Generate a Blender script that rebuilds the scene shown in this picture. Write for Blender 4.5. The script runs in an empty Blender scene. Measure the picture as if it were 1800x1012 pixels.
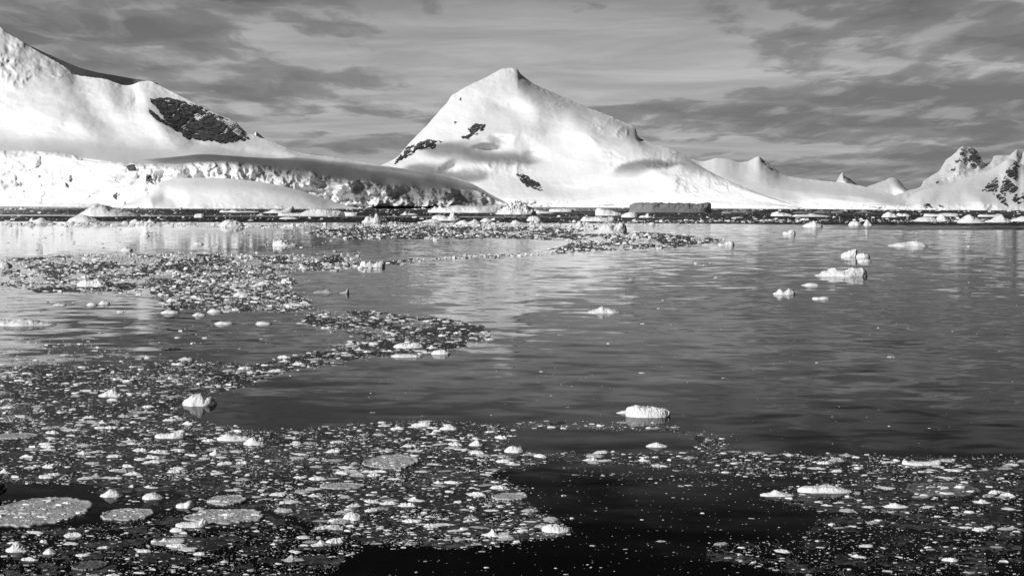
import bpy, math, random
import numpy as np

# ---------------------------------------------------------------- camera, sky, sun, exposure
SC = bpy.context.scene
COL = SC.collection
CAM_H, FPX, CX, CY = 15.0, 2500.0, 900.0, 506.0
PITCH = math.atan((CY - 354.5) / FPX)
ROLL = math.radians(0.159)
cam_data = bpy.data.cameras.new('camera')
cam = bpy.data.objects.new('camera', cam_data)
COL.objects.link(cam)
cam_data.sensor_width = 36.0
cam_data.lens = 36.0 * FPX / 1800.0
cam_data.clip_start = 0.5
cam_data.clip_end = 120000.0
cam.location = (0, 0, CAM_H)
from mathutils import Matrix, Vector
RM = Matrix.Rotation(math.pi / 2 - PITCH, 3, 'X') @ Matrix.Rotation(ROLL, 3, 'Z')
cam.rotation_euler = RM.to_euler()
SC.camera = cam
RMN = np.array(RM)

SUN_EL, SUN_AZ = math.radians(26.0), math.radians(52.0)     # azimuth: left of straight behind the camera
SUN_DIR = np.array((-math.sin(SUN_AZ) * math.cos(SUN_EL), -math.cos(SUN_AZ) * math.cos(SUN_EL), math.sin(SUN_EL)))
SUN_POWER = 3.9
SKY_STRENGTH = 0.124

world = bpy.data.worlds.new('World')
SC.world = world
world.use_nodes = True


class NT:
    """short hand for node trees"""
    def __init__(self, tree):
        self.t = tree
        tree.nodes.clear()

    def n(self, kind, **kw):
        nd = self.t.nodes.new(kind)
        for k, v in kw.items():
            if hasattr(nd, k):
                setattr(nd, k, v)
            else:
                nd.inputs[k.replace('_', ' ')].default_value = v
        return nd

    def l(self, a, b):
        self.t.links.new(a, b)

    def put(self, sock, v):
        if isinstance(v, (int, float)):
            sock.default_value = v
        elif isinstance(v, tuple):
            sock.default_value = v
        else:
            self.l(v, sock)

    def m(self, op, a, b=None, c=None, clamp=False):
        nd = self.t.nodes.new('ShaderNodeMath')
        nd.operation = op
        nd.use_clamp = clamp
        for i, v in enumerate((a, b, c)):
            if v is not None:
                self.put(nd.inputs[i], v)
        return nd.outputs[0]

    def ramp(self, v, a, b, lo=0.0, hi=1.0, smooth=True):
        nd = self.t.nodes.new('ShaderNodeMapRange')
        nd.interpolation_type = 'SMOOTHSTEP' if smooth else 'LINEAR'
        nd.clamp = True
        for i, x in enumerate((v, a, b, lo, hi)):
            self.put(nd.inputs[i], x)
        return nd.outputs[0]

    def mix(self, f, a, b):
        return self.m('ADD', self.m('MULTIPLY', a, self.m('SUBTRACT', 1.0, f)), self.m('MULTIPLY', b, f))

    def vec(self, x, y, z=0.0):
        nd = self.t.nodes.new('ShaderNodeCombineXYZ')
        for i, v in enumerate((x, y, z)):
            self.put(nd.inputs[i], v)
        return nd.outputs[0]

    def noise(self, v, scale, detail=4.0, rough=0.5, dist=0.0, out=0):
        nd = self.t.nodes.new('ShaderNodeTexNoise')
        self.l(v, nd.inputs['Vector'])
        nd.inputs['Scale'].default_value = scale
        nd.inputs['Detail'].default_value = detail
        nd.inputs['Roughness'].default_value = rough
        nd.inputs['Distortion'].default_value = dist
        return nd.outputs[out]


def build_sky():
    k = NT(world.node_tree)
    out = k.n('ShaderNodeOutputWorld')
    bg = k.n('ShaderNodeBackground')
    k.l(bg.outputs[0], out.inputs[0])
    sky = k.n('ShaderNodeTexSky', sky_type='NISHITA')
    sky.sun_disc = False
    sky.sun_elevation = SUN_EL
    sky.sun_rotation = math.atan2(SUN_DIR[0], SUN_DIR[1])
    sky.altitude = 0.0
    sky.air_density = 1.0
    sky.dust_density = 2.0
    tc = k.n('ShaderNodeTexCoord')
    sp = k.n('ShaderNodeSeparateXYZ')
    k.l(tc.outputs['Generated'], sp.inputs[0])
    x, y, z = sp.outputs
    # black-and-white film behind a red filter: mostly the red channel of the clear sky
    sc_ = k.n('ShaderNodeSeparateColor')
    k.l(sky.outputs[0], sc_.inputs[0])
    clear = k.m('ADD', k.m('MULTIPLY', sc_.outputs[0], 0.75), k.m('MULTIPLY', sc_.outputs[1], 0.25))
    zc = k.m('ADD', k.m('MAXIMUM', z, 0.0), 0.075)
    px, py = k.m('DIVIDE', x, zc), k.m('DIVIDE', y, zc)
    warp = k.noise(k.vec(px, py), 1.6, 3.0, 0.5)
    pyw = k.m('ADD', py, k.m('MULTIPLY', k.m('SUBTRACT', warp, 0.5), 0.7))
    p = k.vec(k.m('ADD', k.m('MULTIPLY', px, 0.85), 3.7), pyw)
    pf = k.vec(k.m('ADD', k.m('MULTIPLY', px, 1.9), 1.3), pyw)
    p2 = k.vec(k.m('ADD', k.m('MULTIPLY', px, 1.0), 7.3), k.m('ADD', py, 3.1))
    big = k.noise(p2, 0.33, 2.0, 0.5)
    n1 = k.noise(p, 0.62, 3.0, 0.5)                       # cloud banks
    nf = k.noise(pf, 1.5, 9.0, 0.58)                       # their ragged edges and texture
    cover = k.m('ADD', n1, k.m('MULTIPLY', k.m('SUBTRACT', nf, 0.5), 0.62))
    cover = k.m('ADD', cover, k.m('MULTIPLY', k.m('SUBTRACT', big, 0.5), 0.30))
    cover = k.m('ADD', cover, k.m('ADD', 0.03, k.m('MULTIPLY', x, 0.14)))
    dark = k.ramp(cover, 0.46, 0.545)
    core = k.ramp(cover, 0.52, 0.70)
    puff = k.ramp(k.noise(pf, 1.35, 9.0, 0.6, 0.3), 0.50, 0.68)
    # thin cirrus veil in the gaps
    p3 = k.vec(k.m('MULTIPLY', px, 0.55), k.m('ADD', py, k.m('MULTIPLY', px, 0.08)))
    wisp = k.ramp(k.noise(p3, 1.9, 7.0, 0.62, 0.5), 0.34, 0.70)
    gap = k.m('ADD', k.m('ADD', 2.0, k.m('MULTIPLY', clear, GAP_K)), k.m('MULTIPLY', wisp, 1.1))
    cl = k.m('ADD', k.m('SUBTRACT', 2.05, k.m('MULTIPLY', core, 0.6)), k.m('MULTIPLY', puff, 1.25))
    v = k.mix(dark, gap, cl)
    # lower haze bank under the cloud base
    low = k.ramp(z, 0.0, 0.030, 1.0, 0.0)
    hz = k.m('SUBTRACT', 2.35, k.m('MULTIPLY', x, 2.6))
    v = k.mix(k.m('MULTIPLY', low, 0.65), v, hz)
    # whole sky dimmed with height, so the near water reflects it dark
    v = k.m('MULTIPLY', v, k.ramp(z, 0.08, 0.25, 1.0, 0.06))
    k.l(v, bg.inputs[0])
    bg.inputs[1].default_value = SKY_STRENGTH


GAP_K = 0.25
build_sky()

sun_data = bpy.data.lights.new('sun', 'SUN')
sun_data.energy = SUN_POWER
sun_data.angle = math.radians(0.53)
sun_data.color = (1.0, 1.0, 1.0)          # black-and-white picture: neutral light
sun = bpy.data.objects.new('sun', sun_data)
COL.objects.link(sun)
sun.location = (-300, -300, 300)
sun.rotation_euler = Vector(SUN_DIR).to_track_quat('Z', 'Y').to_euler()

vs = SC.view_settings
vs.view_transform = 'Standard'
vs.look = 'None'
vs.exposure = 0.0
vs.gamma = 1.0
vs.use_curve_mapping = False
SC.cycles.max_bounces = 6
SC.cycles.diffuse_bounces = 3
SC.cycles.use_denoising = True

# ---------------------------------------------------------------- helpers
rng = np.random.default_rng(20240611)
random.seed(5)


def horizon(px):
    return 354.5 + (px - CX) * math.tan(ROLL)


def world_pt(px, py, D):
    """a picture position at forward distance D metres -> world metres"""
    px, py, D = np.broadcast_arrays(np.asarray(px, float), np.asarray(py, float), np.asarray(D, float))
    c = np.stack(((px - CX) / FPX, -(py - CY) / FPX, -np.ones_like(px)), -1)
    d = c @ RMN.T
    s = D / d[..., 1]
    p = d * s[..., None]
    p[..., 2] += CAM_H
    return p


def water_pt(px, py):
    c = np.array(((px - CX) / FPX, -(py - CY) / FPX, -1.0))
    d = RMN @ c
    s = -CAM_H / d[2]
    return d[0] * s, d[1] * s


def water_pts(px, py):
    c = np.stack(((px - CX) / FPX, -(py - CY) / FPX, -np.ones_like(px)), -1)
    d = c @ RMN.T
    s = -CAM_H / d[..., 2]
    return d[..., 0] * s, d[..., 1] * s


def py_of(px, D, z):
    """picture row of a point at column px, distance D, height z (roll is tiny)"""
    # exact: solve on a line, camera-space
    a = (z - CAM_H) / D
    cp, sp = math.cos(PITCH), math.sin(PITCH)
    t = (a * cp + sp) / (cp - a * sp)
    return CY - FPX * t + (px - CX) * math.tan(ROLL)


_P = np.random.default_rng(7).permutation(256)
_P = np.concatenate((_P, _P, _P))
_G = np.random.default_rng(8).normal(size=(256, 3))
_G /= np.linalg.norm(_G, axis=1)[:, None]


def perlin(x, y, z):
    xi, yi, zi = np.floor(x).astype(int), np.floor(y).astype(int), np.floor(z).astype(int)
    xf, yf, zf = x - xi, y - yi, z - zi
    xi &= 255; yi &= 255; zi &= 255
    f = lambda t: t * t * t * (t * (t * 6 - 15) + 10)
    u, v, w = f(xf), f(yf), f(zf)

    def g(i, j, k):
        h = _P[_P[_P[xi + i] + yi + j] + zi + k]
        gr = _G[h]
        return gr[..., 0] * (xf - i) + gr[..., 1] * (yf - j) + gr[..., 2] * (zf - k)
    L = lambda a, b, t: a + (b - a) * t
    return 1.6 * L(L(L(g(0, 0, 0), g(1, 0, 0), u), L(g(0, 1, 0), g(1, 1, 0), u), v),
                   L(L(g(0, 0, 1), g(1, 0, 1), u), L(g(0, 1, 1), g(1, 1, 1), u), v), w)


def fbm(x, y, z=0.0, octs=4, gain=0.5):
    x, y, z = np.broadcast_arrays(np.asarray(x, float), np.asarray(y, float), np.asarray(z, float))
    s, a, t = 0.0, 1.0, 0.0
    for o in range(octs):
        f = 2.0 ** o
        s = s + a * perlin(x * f + 11.3 * o, y * f + 5.7 * o, z * f + 3.1 * o)
        t += a
        a *= gain
    return s / t


def ridged(x, y, z=0.0, octs=4, gain=0.55):
    x, y, z = np.broadcast_arrays(np.asarray(x, float), np.asarray(y, float), np.asarray(z, float))
    s, a, t = 0.0, 1.0, 0.0
    for o in range(octs):
        f = 2.0 ** o
        s = s + a * (1.0 - 2.0 * np.abs(perlin(x * f + 17.1 * o, y * f + 2.9 * o, z * f + 7.7 * o)))
        t += a
        a *= gain
    return s / t


def sstep(a, b, x):
    t = np.clip((x - a) / (b - a), 0, 1)
    return t * t * (3 - 2 * t)


def pchip(xk, yk, x):
    """monotone cubic through (xk, yk); yk may have extra trailing axes"""
    xk = np.asarray(xk, float); yk = np.asarray(yk, float)
    if len(xk) == 1:
        return np.repeat(yk[:1], len(x), 0)
    h = np.diff(xk)
    sh = (-1,) + (1,) * (yk.ndim - 1)
    d = np.diff(yk, axis=0) / h.reshape(sh)
    m = np.zeros_like(yk)
    m[0], m[-1] = d[0], d[-1]
    if len(xk) > 2:
        w1 = (2 * h[1:] + h[:-1]).reshape(sh); w2 = (h[1:] + 2 * h[:-1]).reshape(sh)
        a, b = d[:-1], d[1:]
        ok = a * b > 0
        aa = np.where(ok, a, 1.0); bb = np.where(ok, b, 1.0)
        m[1:-1] = np.where(ok, (w1 + w2) / (w1 / aa + w2 / bb), 0.0)
    x = np.clip(x, xk[0], xk[-1])
    i = np.clip(np.searchsorted(xk, x, 'right') - 1, 0, len(xk) - 2)
    hh = h[i].reshape(sh)
    t = ((x - xk[i]) / h[i]).reshape(sh)
    return ((1 + 2 * t) * (1 - t) ** 2 * yk[i] + t * (1 - t) ** 2 * hh * m[i]
            + t * t * (3 - 2 * t) * yk[i + 1] + t * t * (t - 1) * hh * m[i + 1])


def mesh_from(name, V, F, smooth=True, mat_idx=None):
    """V (n,3), F (m,k) or a list of such arrays -> mesh, quickly"""
    Fs = F if isinstance(F, list) else [F]
    me = bpy.data.meshes.new(name)
    V = np.ascontiguousarray(V, dtype=np.float32)
    me.vertices.add(len(V))
    me.vertices.foreach_set('co', V.ravel())
    idx = np.concatenate([f.ravel() for f in Fs]).astype(np.int32)
    tot = np.concatenate([np.full(len(f), f.shape[1], np.int32) for f in Fs])
    st = np.concatenate(([0], np.cumsum(tot)[:-1])).astype(np.int32)
    me.loops.add(len(idx))
    me.loops.foreach_set('vertex_index', idx)
    me.polygons.add(len(tot))
    me.polygons.foreach_set('loop_start', st)
    me.polygons.foreach_set('loop_total', tot)
    me.polygons.foreach_set('use_smooth', np.full(len(tot), smooth, bool))
    if mat_idx is not None:
        me.polygons.foreach_set('material_index', np.asarray(mat_idx, np.int32))
    me.update(calc_edges=True)
    me.validate()
    return me


def link(name, me, mats, parent=None):
    o = bpy.data.objects.new(name, me)
    COL.objects.link(o)
    if me is not None and not me.materials:
        for m in (mats if isinstance(mats, (list, tuple)) else [mats]):
            me.materials.append(m)
    if parent is not None:
        o.parent = parent
    return o


def tag(o, label=None, category=None, group=None, kind=None):
    for k, v in (('label', label), ('category', category), ('group', group), ('kind', kind)):
        if v:
            o[k] = v
    return o


def grid_faces(nr, nc, off=0):
    i = np.arange(nr * nc).reshape(nr, nc) + off
    return np.stack((i[:-1, :-1], i[:-1, 1:], i[1:, 1:], i[1:, :-1]), -1).reshape(-1, 4)


def seg_dist(pts, X, Y):
    """softly blended distance to a polyline, signed (+ on the right-hand side when walking along it on the picture), and 0..1 position along it"""
    P = np.asarray(pts, float)
    L = np.hypot(*(P[1:] - P[:-1]).T)
    cum = np.concatenate(([0], np.cumsum(L)))
    D, S, A = [], [], []
    for k in range(len(P) - 1):
        dx, dy = P[k + 1] - P[k]
        t = np.clip(((X - P[k, 0]) * dx + (Y - P[k, 1]) * dy) / (L[k] ** 2), 0, 1)
        ex, ey = X - (P[k, 0] + t * dx), Y - (P[k, 1] + t * dy)
        D.append(np.hypot(ex, ey)); S.append((dx * ey - dy * ex) / L[k]); A.append((cum[k] + t * L[k]) / cum[-1])
    D, S, A = np.array(D), np.array(S), np.array(A)
    w = np.exp(-(D - D.min(0)) / 7.0); w /= w.sum(0)
    return (D * w).sum(0), (S * w).sum(0), (A * w).sum(0)


def in_poly(poly, X, Y):
    P = np.asarray(poly, float)
    r = np.zeros(X.shape, bool)
    j = len(P) - 1
    for i in range(len(P)):
        xi, yi = P[i]; xj, yj = P[j]
        c = ((yi > Y) != (yj > Y)) & (X < (xj - xi) * (Y - yi) / ((yj - yi) if yj != yi else 1e-9) + xi)
        r ^= c
        j = i
    return r

# ---------------------------------------------------------------- materials


def new_mat(name):
    m = bpy.data.materials.new(name)
    m.use_nodes = True
    return m, NT(m.node_tree)


def grey(k, v):
    """a value socket or number as a grey colour socket"""
    nd = k.n('ShaderNodeCombineColor')
    for i in range(3):
        k.put(nd.inputs[i], v)
    return nd.outputs[0]


def snow_mat(name, alb=0.86, var=0.05, bump_scale=0.02, bump=8.0, fine=0.2, fine_d=1.2, rough=0.75):
    m, k = new_mat(name)
    o = k.n('ShaderNodeOutputMaterial'); b = k.n('ShaderNodeBsdfPrincipled')
    k.l(b.outputs[0], o.inputs[0])
    g = k.n('ShaderNodeNewGeometry')
    n = k.noise(g.outputs['Position'], bump_scale, 6.0, 0.55)
    f = k.noise(g.outputs['Position'], fine, 5.0, 0.6, 0.4)
    k.l(grey(k, k.m('ADD', alb - var, k.m('MULTIPLY', f, 2 * var))), b.inputs['Base Color'])
    b.inputs['Roughness'].default_value = rough
    b.inputs['Specular IOR Level'].default_value = 0.25
    h = k.m('ADD', k.m('MULTIPLY', n, bump), k.m('MULTIPLY', f, fine_d))
    bp = k.n('ShaderNodeBump'); bp.inputs['Strength'].default_value = 1.0; bp.inputs['Distance'].default_value = 1.0
    k.l(h, bp.inputs['Height']); k.l(bp.outputs[0], b.inputs['Normal'])
    return m


def rock_mat(name, lo=0.012, hi=0.15, scale=0.06):
    m, k = new_mat(name)
    o = k.n('ShaderNodeOutputMaterial'); b = k.n('ShaderNodeBsdfPrincipled')
    k.l(b.outputs[0], o.inputs[0])
    g = k.n('ShaderNodeNewGeometry')
    n = k.noise(g.outputs['Position'], scale, 8.0, 0.62, 0.6)
    f = k.noise(g.outputs['Position'], scale * 5, 5.0, 0.6)
    v = k.m('ADD', k.m('MULTIPLY', k.ramp(n, 0.35, 0.7), hi - lo), lo)
    k.l(grey(k, v), b.inputs['Base Color'])
    b.inputs['Roughness'].default_value = 0.9
    bp = k.n('ShaderNodeBump'); bp.inputs['Distance'].default_value = 1.0
    k.l(k.m('ADD', k.m('MULTIPLY', n, 14.0), k.m('MULTIPLY', f, 3.0)), bp.inputs['Height'])
    k.l(bp.outputs[0], b.inputs['Normal'])
    return m


def ice_mat(name, alb, var=0.08, scale=3.0, bump=0.05, rough=0.5):
    """bubbly glacier ice; position noise in metres"""
    m, k = new_mat(name)
    o = k.n('ShaderNodeOutputMaterial'); b = k.n('ShaderNodeBsdfPrincipled')
    k.l(b.outputs[0], o.inputs[0])
    g = k.n('ShaderNodeNewGeometry')
    n = k.noise(g.outputs['Position'], scale, 5.0, 0.6, 0.5)
    n2 = k.noise(g.outputs['Position'], scale * 0.23, 3.0, 0.5)
    v = k.m('ADD', alb, k.m('MULTIPLY', k.m('SUBTRACT', k.m('ADD', n, n2), 1.0), 2 * var))
    k.l(grey(k, k.m('MAXIMUM', v, 0.02)), b.inputs['Base Color'])
    b.inputs['Roughness'].default_value = rough
    b.inputs['Specular IOR Level'].default_value = 0.3
    bp = k.n('ShaderNodeBump'); bp.inputs['Distance'].default_value = 1.0
    k.l(k.m('MULTIPLY', n, bump), bp.inputs['Height'])
    k.l(bp.outputs[0], b.inputs['Normal'])
    return m


def water_mat():
    m, k = new_mat('sea_water')
    o = k.n('ShaderNodeOutputMaterial'); b = k.n('ShaderNodeBsdfPrincipled')
    k.l(b.outputs[0], o.inputs[0])
    b.inputs['Base Color'].default_value = (0.004, 0.004, 0.004, 1)
    b.inputs['Roughness'].default_value = 0.03
    b.inputs['IOR'].default_value = WATER_IOR
    g = k.n('ShaderNodeNewGeometry')
    P = g.outputs['Position']
    sp = k.n('ShaderNodeSeparateXYZ'); k.l(P, sp.inputs[0])
    x, y, _ = sp.outputs
    P1 = k.vec(k.m('MULTIPLY', x, 0.62), y)          # ripples: longer along x
    P2 = k.vec(k.m('MULTIPLY', x, 0.5), k.m('ADD', y, k.m('MULTIPLY', x, 0.12)))
    P3 = k.vec(k.m('MULTIPLY', x, 0.22), y)          # wind streaks
    # ripple strength over the bay
    lg = k.m('LOGARITHM', k.m('MAXIMUM', y, 10.0), 10.0)
    st = k.noise(P3, 0.012, 3.0, 0.5)
    lgw = k.m('ADD', lg, k.m('MULTIPLY', k.m('SUBTRACT', st, 0.5), 0.25))
    lgw = k.m('ADD', lgw, k.m('MULTIPLY', k.ramp(x, 60.0, 330.0), 0.10))
    st2 = k.noise(k.vec(k.m('MULTIPLY', x, 0.12), y), 0.006, 4.0, 0.6)
    far = k.m('MULTIPLY', k.ramp(k.m('ADD', lgw, k.m('MULTIPLY', k.m('SUBTRACT', st2, 0.5), 0.25)), 2.96, 3.04), k.ramp(st2, 0.3, 0.5, 0.35, 1.0))                    # the wind-ruffled strip below the far shore
    calm = k.m('MULTIPLY', k.ramp(lgw, 2.36, 2.55), k.ramp(x, 20.0, -90.0))   # sheltered water behind the drift ice
    amp = k.mix(calm, 0.026, 0.006)
    amp = k.m('MULTIPLY', amp, k.ramp(st, 0.2, 0.8, 0.6, 1.4))
    amp = k.m('MULTIPLY', amp, k.ramp(lg, 1.80, 2.15, 0.4, 1.0))
    amp = k.m('ADD', amp, k.m('MULTIPLY', far, 0.09))
    def nv(v, s, d):
        nd = k.n('ShaderNodeTexNoise'); k.l(v, nd.inputs['Vector'])
        nd.inputs['Scale'].default_value = s; nd.inputs['Detail'].default_value = d
        nd.inputs['Roughness'].default_value = 0.45; nd.inputs['Distortion'].default_value = 0.3
        s2 = k.n('ShaderNodeSeparateColor'); k.l(nd.outputs['Color'], s2.inputs[0])
        return k.m('SUBTRACT', s2.outputs[0], 0.5), k.m('SUBTRACT', s2.outputs[1], 0.5)
    ax, ay = nv(P1, 0.30, 2.0)
    bx, by = nv(P2, 1.0, 2.0)
    nx = k.m('ADD', k.m('MULTIPLY', ax, 2.2), k.m('MULTIPLY', bx, 0.5))
    ny = k.m('ADD', k.m('MULTIPLY', ay, 3.4), k.m('MULTIPLY', by, 0.9))
    nrm = k.vec(k.m('MULTIPLY', nx, amp), k.m('SUBTRACT', k.m('MULTIPLY', ny, amp), k.m('MULTIPLY', far, 0.115)), 1.0)
    vm = k.n('ShaderNodeVectorMath', operation='NORMALIZE'); k.l(nrm, vm.inputs[0])
    k.l(vm.outputs[0], b.inputs['Normal'])
    return m


WATER_IOR = 1.11
M_SNOW = snow_mat('snow', 0.86, 0.03, 0.012, 2.5, 0.10, 0.25)
M_GLACIER = snow_mat('crevassed_glacier_snow', 0.82, 0.07, 0.05, 9.0, 0.25, 2.2)
M_FARSNOW = snow_mat('far_snow', 0.74, 0.05, 0.01, 10.0, 0.05, 1.5)
M_ROCK = rock_mat('dark_rock')
M_ROCKF = rock_mat('far_rock', 0.06, 0.2, 0.03)
M_WATER = water_mat()
M_BERG = ice_mat('iceberg_ice', 0.86, 0.06, 0.35, 0.5)
M_ICE_W = ice_mat('white_brash_ice', 0.88, 0.08, 5.0, 0.05)
M_ICE_G = ice_mat('grey_brash_ice', 0.46, 0.12, 5.0, 0.05, 0.4)
M_ICE_D = ice_mat('wet_clear_ice', 0.14, 0.06, 5.0, 0.04, 0.25)
M_SLUSH = ice_mat('slush_ice', 0.50, 0.28, 5.0, 0.12, 0.5)
M_DARK_STRIP = ice_mat('strip_black', 0.025, 0.01, 3.0, 0.05, 0.3)


def film_mat():
    """wet film of crushed ice between the floes: dark, matt, mottled"""
    m, k = new_mat('slush_film')
    o = k.n('ShaderNodeOutputMaterial'); b = k.n('ShaderNodeBsdfPrincipled')
    k.l(b.outputs[0], o.inputs[0])
    g = k.n('ShaderNodeNewGeometry')
    n = k.noise(g.outputs['Position'], 2.2, 5.0, 0.7, 0.4)
    n2 = k.noise(g.outputs['Position'], 0.12, 3.0, 0.5)
    v = k.m('ADD', 0.015, k.m('MULTIPLY', k.ramp(k.m('ADD', n, k.m('MULTIPLY', k.m('SUBTRACT', n2, 0.5), 0.4)), 0.42, 0.75), 0.16))
    k.l(grey(k, v), b.inputs['Base Color'])
    b.inputs['Roughness'].default_value = 0.38
    b.inputs['IOR'].default_value = 1.15
    bp = k.n('ShaderNodeBump'); bp.inputs['Distance'].default_value = 1.0
    k.l(k.m('MULTIPLY', n, 0.06), bp.inputs['Height']); k.l(bp.outputs[0], b.inputs['Normal'])
    return m


M_FILM = film_mat()

# ---------------------------------------------------------------- the setting: water and mountains
def build_water():
    xs = np.concatenate((-np.geomspace(60000, 40, 26), np.linspace(-30, 30, 7), np.geomspace(40, 60000, 26)))
    ys = np.concatenate((np.linspace(-200, 60, 6), np.geomspace(80, 90000, 40)))
    X, Y = np.meshgrid(xs, ys)
    V = np.stack((X, Y, np.zeros_like(X)), -1).reshape(-1, 3)
    o = link('sea_water', mesh_from('sea_water', V, grid_faces(len(ys), len(xs)), True), M_WATER)
    tag(o, 'dark calm sea with long ripples and mountain reflections', None, None, 'structure')


build_water()


class Relief:
    """A piece of terrain lofted through feature lines (shore, cliff edge, bench, ridge ...), front to back.
    Each line is a list of (column, row, distance in metres); 'shore' lines give (column, None, distance)."""

    def __init__(self, lines, strokes=(), rough=(), noise=((60, 60, 9.0), (17, 17, 2.0)), seed=0.0, back=True, edge=0.0, far=None, gain=1.0):
        self.far, self.gain = far, gain
        self.lines, self.strokes, self.rough, self.noise, self.seed, self.back, self.edge = lines, strokes, rough, noise, seed, back, edge

    def knots(self, px):
        PY, D = [], []
        for ln in self.lines:
            a = np.array([(q[0], -1 if q[1] is None else q[1], q[2]) for q in ln], float)
            d = pchip(a[:, 0], a[:, 2], px)
            if self.far:
                d = d * self.far(px)
            if ln[0][1] is None:
                PY.append(py_of(px, d, -4.0))
            else:
                PY.append(pchip(a[:, 0], a[:, 1], px))
            D.append(d)
        return np.array(PY), np.array(D)

    def grid(self, px, t):
        """t runs 0 .. number of lines - 1"""
        PYk, Dk = self.knots(px)
        tk = np.arange(len(self.lines), dtype=float)
        PY, D = pchip(tk, PYk, t), pchip(tk, Dk, t)
        PX = np.broadcast_to(px[None, :], PY.shape)
        T = np.broadcast_to(t[:, None], PY.shape)
        d = np.zeros_like(D)
        for pts, A, wl, wr in self.strokes:
            dist, sg, al = seg_dist(pts, PX, PY)
            w = wl + (wr - wl) * (0.5 + 0.5 * np.tanh(sg / (0.4 * min(wl, wr))))
            prof = np.exp(-(dist / w) ** 2) * np.sin(np.clip(al, 0.0, 1.0) * math.pi) ** 1.6
            d -= A * self.gain * prof
        s = self.seed
        shore = sstep(0.0, 0.12, T)
        for sx, sy, A in self.noise:
            d += A * fbm(PX / sx + s, PY / sy + s * 2, s, 3) * (0.3 + 0.7 * shore)
        PYd = PY.copy()
        for f in self.rough:
            mk, kind, sx, sy, A, up = f
            M = mk(PX, PY, T) if callable(mk) else mk
            if kind == 'cliff':      # fluted, broken face
                n = ridged(PX / sx + s, PY / sy + 3 * s, s, 4) + 0.6 * np.sign(fbm(PX / sx * .7, PY / sy, s + 4, 2)) * 0.4
            elif kind == 'serac':    # tilted blocks
                n = np.maximum(ridged(PX / sx / 1.6 + s, PY / sy / 1.6, s, 4, 0.5), 0.05) * (0.5 + fbm(PX / sx / 3, PY / sy / 3, s + 5, 2))
            else:
                n = fbm(PX / sx + s, PY / sy, s + 9, 4, 0.55)
            d -= M * A * n
            PYd -= M * up * n
        if self.edge:
            PYd -= self.edge * fbm(PX / 7.0, T * 9.0, s + 2, 4, 0.6) * sstep(len(self.lines) - 1.6, len(self.lines) - 1.0, T)
        return PX, PYd, D + d

    def mesh(self, name, px0, px1, step, rows):
        px = np.arange(px0, px1 + step * 0.5, step)
        t = np.concatenate([np.linspace(i, i + 1, r, endpoint=False) for i, r in enumerate(rows)] + [[len(self.lines) - 1.0]])
        PX, PY, D = self.grid(px, t)
        W = world_pt(PX, PY, D)
        W[0, :, 2] = np.minimum(W[0, :, 2], -3.0)
        if self.back:        # the hidden far side falls back to the sea
            top = W[-1]
            for dd, f in ((25, 0.97), (90, 0.84), (260, 0.5), (600, -0.02)):
                r = top.copy(); r[:, 1] += dd; r[:, 0] *= (top[:, 1] + dd) / top[:, 1]; r[:, 2] = top[:, 2] * f - (8 if f < 0 else 0)
                W = np.concatenate((W, r[None]), 0)
        return mesh_from(name, W.reshape(-1, 3), grid_faces(W.shape[0], W.shape[1])[:, ::-1], True)

    def rock(self, polys, proud=3.0, amp=6.0, step=0.8, thr=0.0, jag=3.0, nscale=7.0, snow=0.25, sseed=0.0):
        """meshes of bare rock standing a little out of the snow inside the polygons (columns, rows)"""
        out = []
        nl = len(self.lines)
        for poly in polys:
            P = np.array(poly, float)
            px = np.arange(P[:, 0].min() - 6, P[:, 0].max() + 6, step)
            tt = np.linspace(0, nl - 1.0, 900)
            PX, PY, D = self.grid(px[:: max(1, len(px) // 24)], tt)
            rowsel = ((PY > P[:, 1].min() - 6) & (PY < P[:, 1].max() + 6)).any(1)
            ta, tb = tt[rowsel].min(), tt[rowsel].max()
            span = (P[:, 1].max() - P[:, 1].min() + 12) / step
            t = np.linspace(ta, tb, int(span * 1.25) + 4)
            PX, PY, D = self.grid(px, t)
            jx = fbm(PX / 9 + sseed, PY / 7, 3.3 + sseed, 4, 0.65) * jag * 1.6
            jy = fbm(PX / 8, PY / 8 + sseed, 8.1 + sseed, 4, 0.65) * jag * 1.6
            inside = in_poly(poly, PX + jx, PY + jy)
            ledge = ridged((PX + 0.7 * PY) / (nscale * 2.2) + sseed, PY / nscale + 0.35 * PX / nscale, 5.5 + sseed, 4, 0.6)
            keep = inside & (ledge < np.quantile(ledge[inside], 1.0 - snow) if inside.any() else False)
            d = D - proud - amp * (0.5 + 0.5 * ridged(PX / 6 + sseed, PY / 11, 1.7, 4, 0.6))
            d = np.where(inside, d, D - 0.3)
            W = world_pt(PX, PY, d).reshape(-1, 3)
            F = grid_faces(*PX.shape)
            kf = keep.ravel()[F].sum(1) >= 3
            F = F[kf][:, ::-1]
            if len(F) < 6:
                continue
            used, inv = np.unique(F, return_inverse=True)
            out.append(mesh_from('rock_outcrop', W[used], inv.reshape(F.shape), True))
        return out


def terrain(name, label, R, px0, px1, pitch, rows, mat, rocks=(), rmat=None, **kw):
    o = link(name, R.mesh(name, px0, px1, pitch, rows), mat)
    tag(o, label, None, None, 'structure')
    for me in (R.rock(rocks, **kw) if rocks else ()):
        link('rock_outcrop', me, rmat or M_ROCK, o)
    return o


def box(x0, x1, y0, y1, s=12.0):
    return lambda X, Y, T: sstep(x0 - s, x0 + s, X) * sstep(x1 + s, x1 - s, X) * sstep(y0 - s, y0 + s, Y) * sstep(y1 + s, y1 - s, Y)


def seg(a, b, s=0.15):
    return lambda X, Y, T: sstep(a - s, a + s, T) * sstep(b + s, b - s, T)


def both(*fs):
    def f(X, Y, T):
        r = 1.0
        for g in fs:
            r = r * g(X, Y, T)
        return r
    return f


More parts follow.
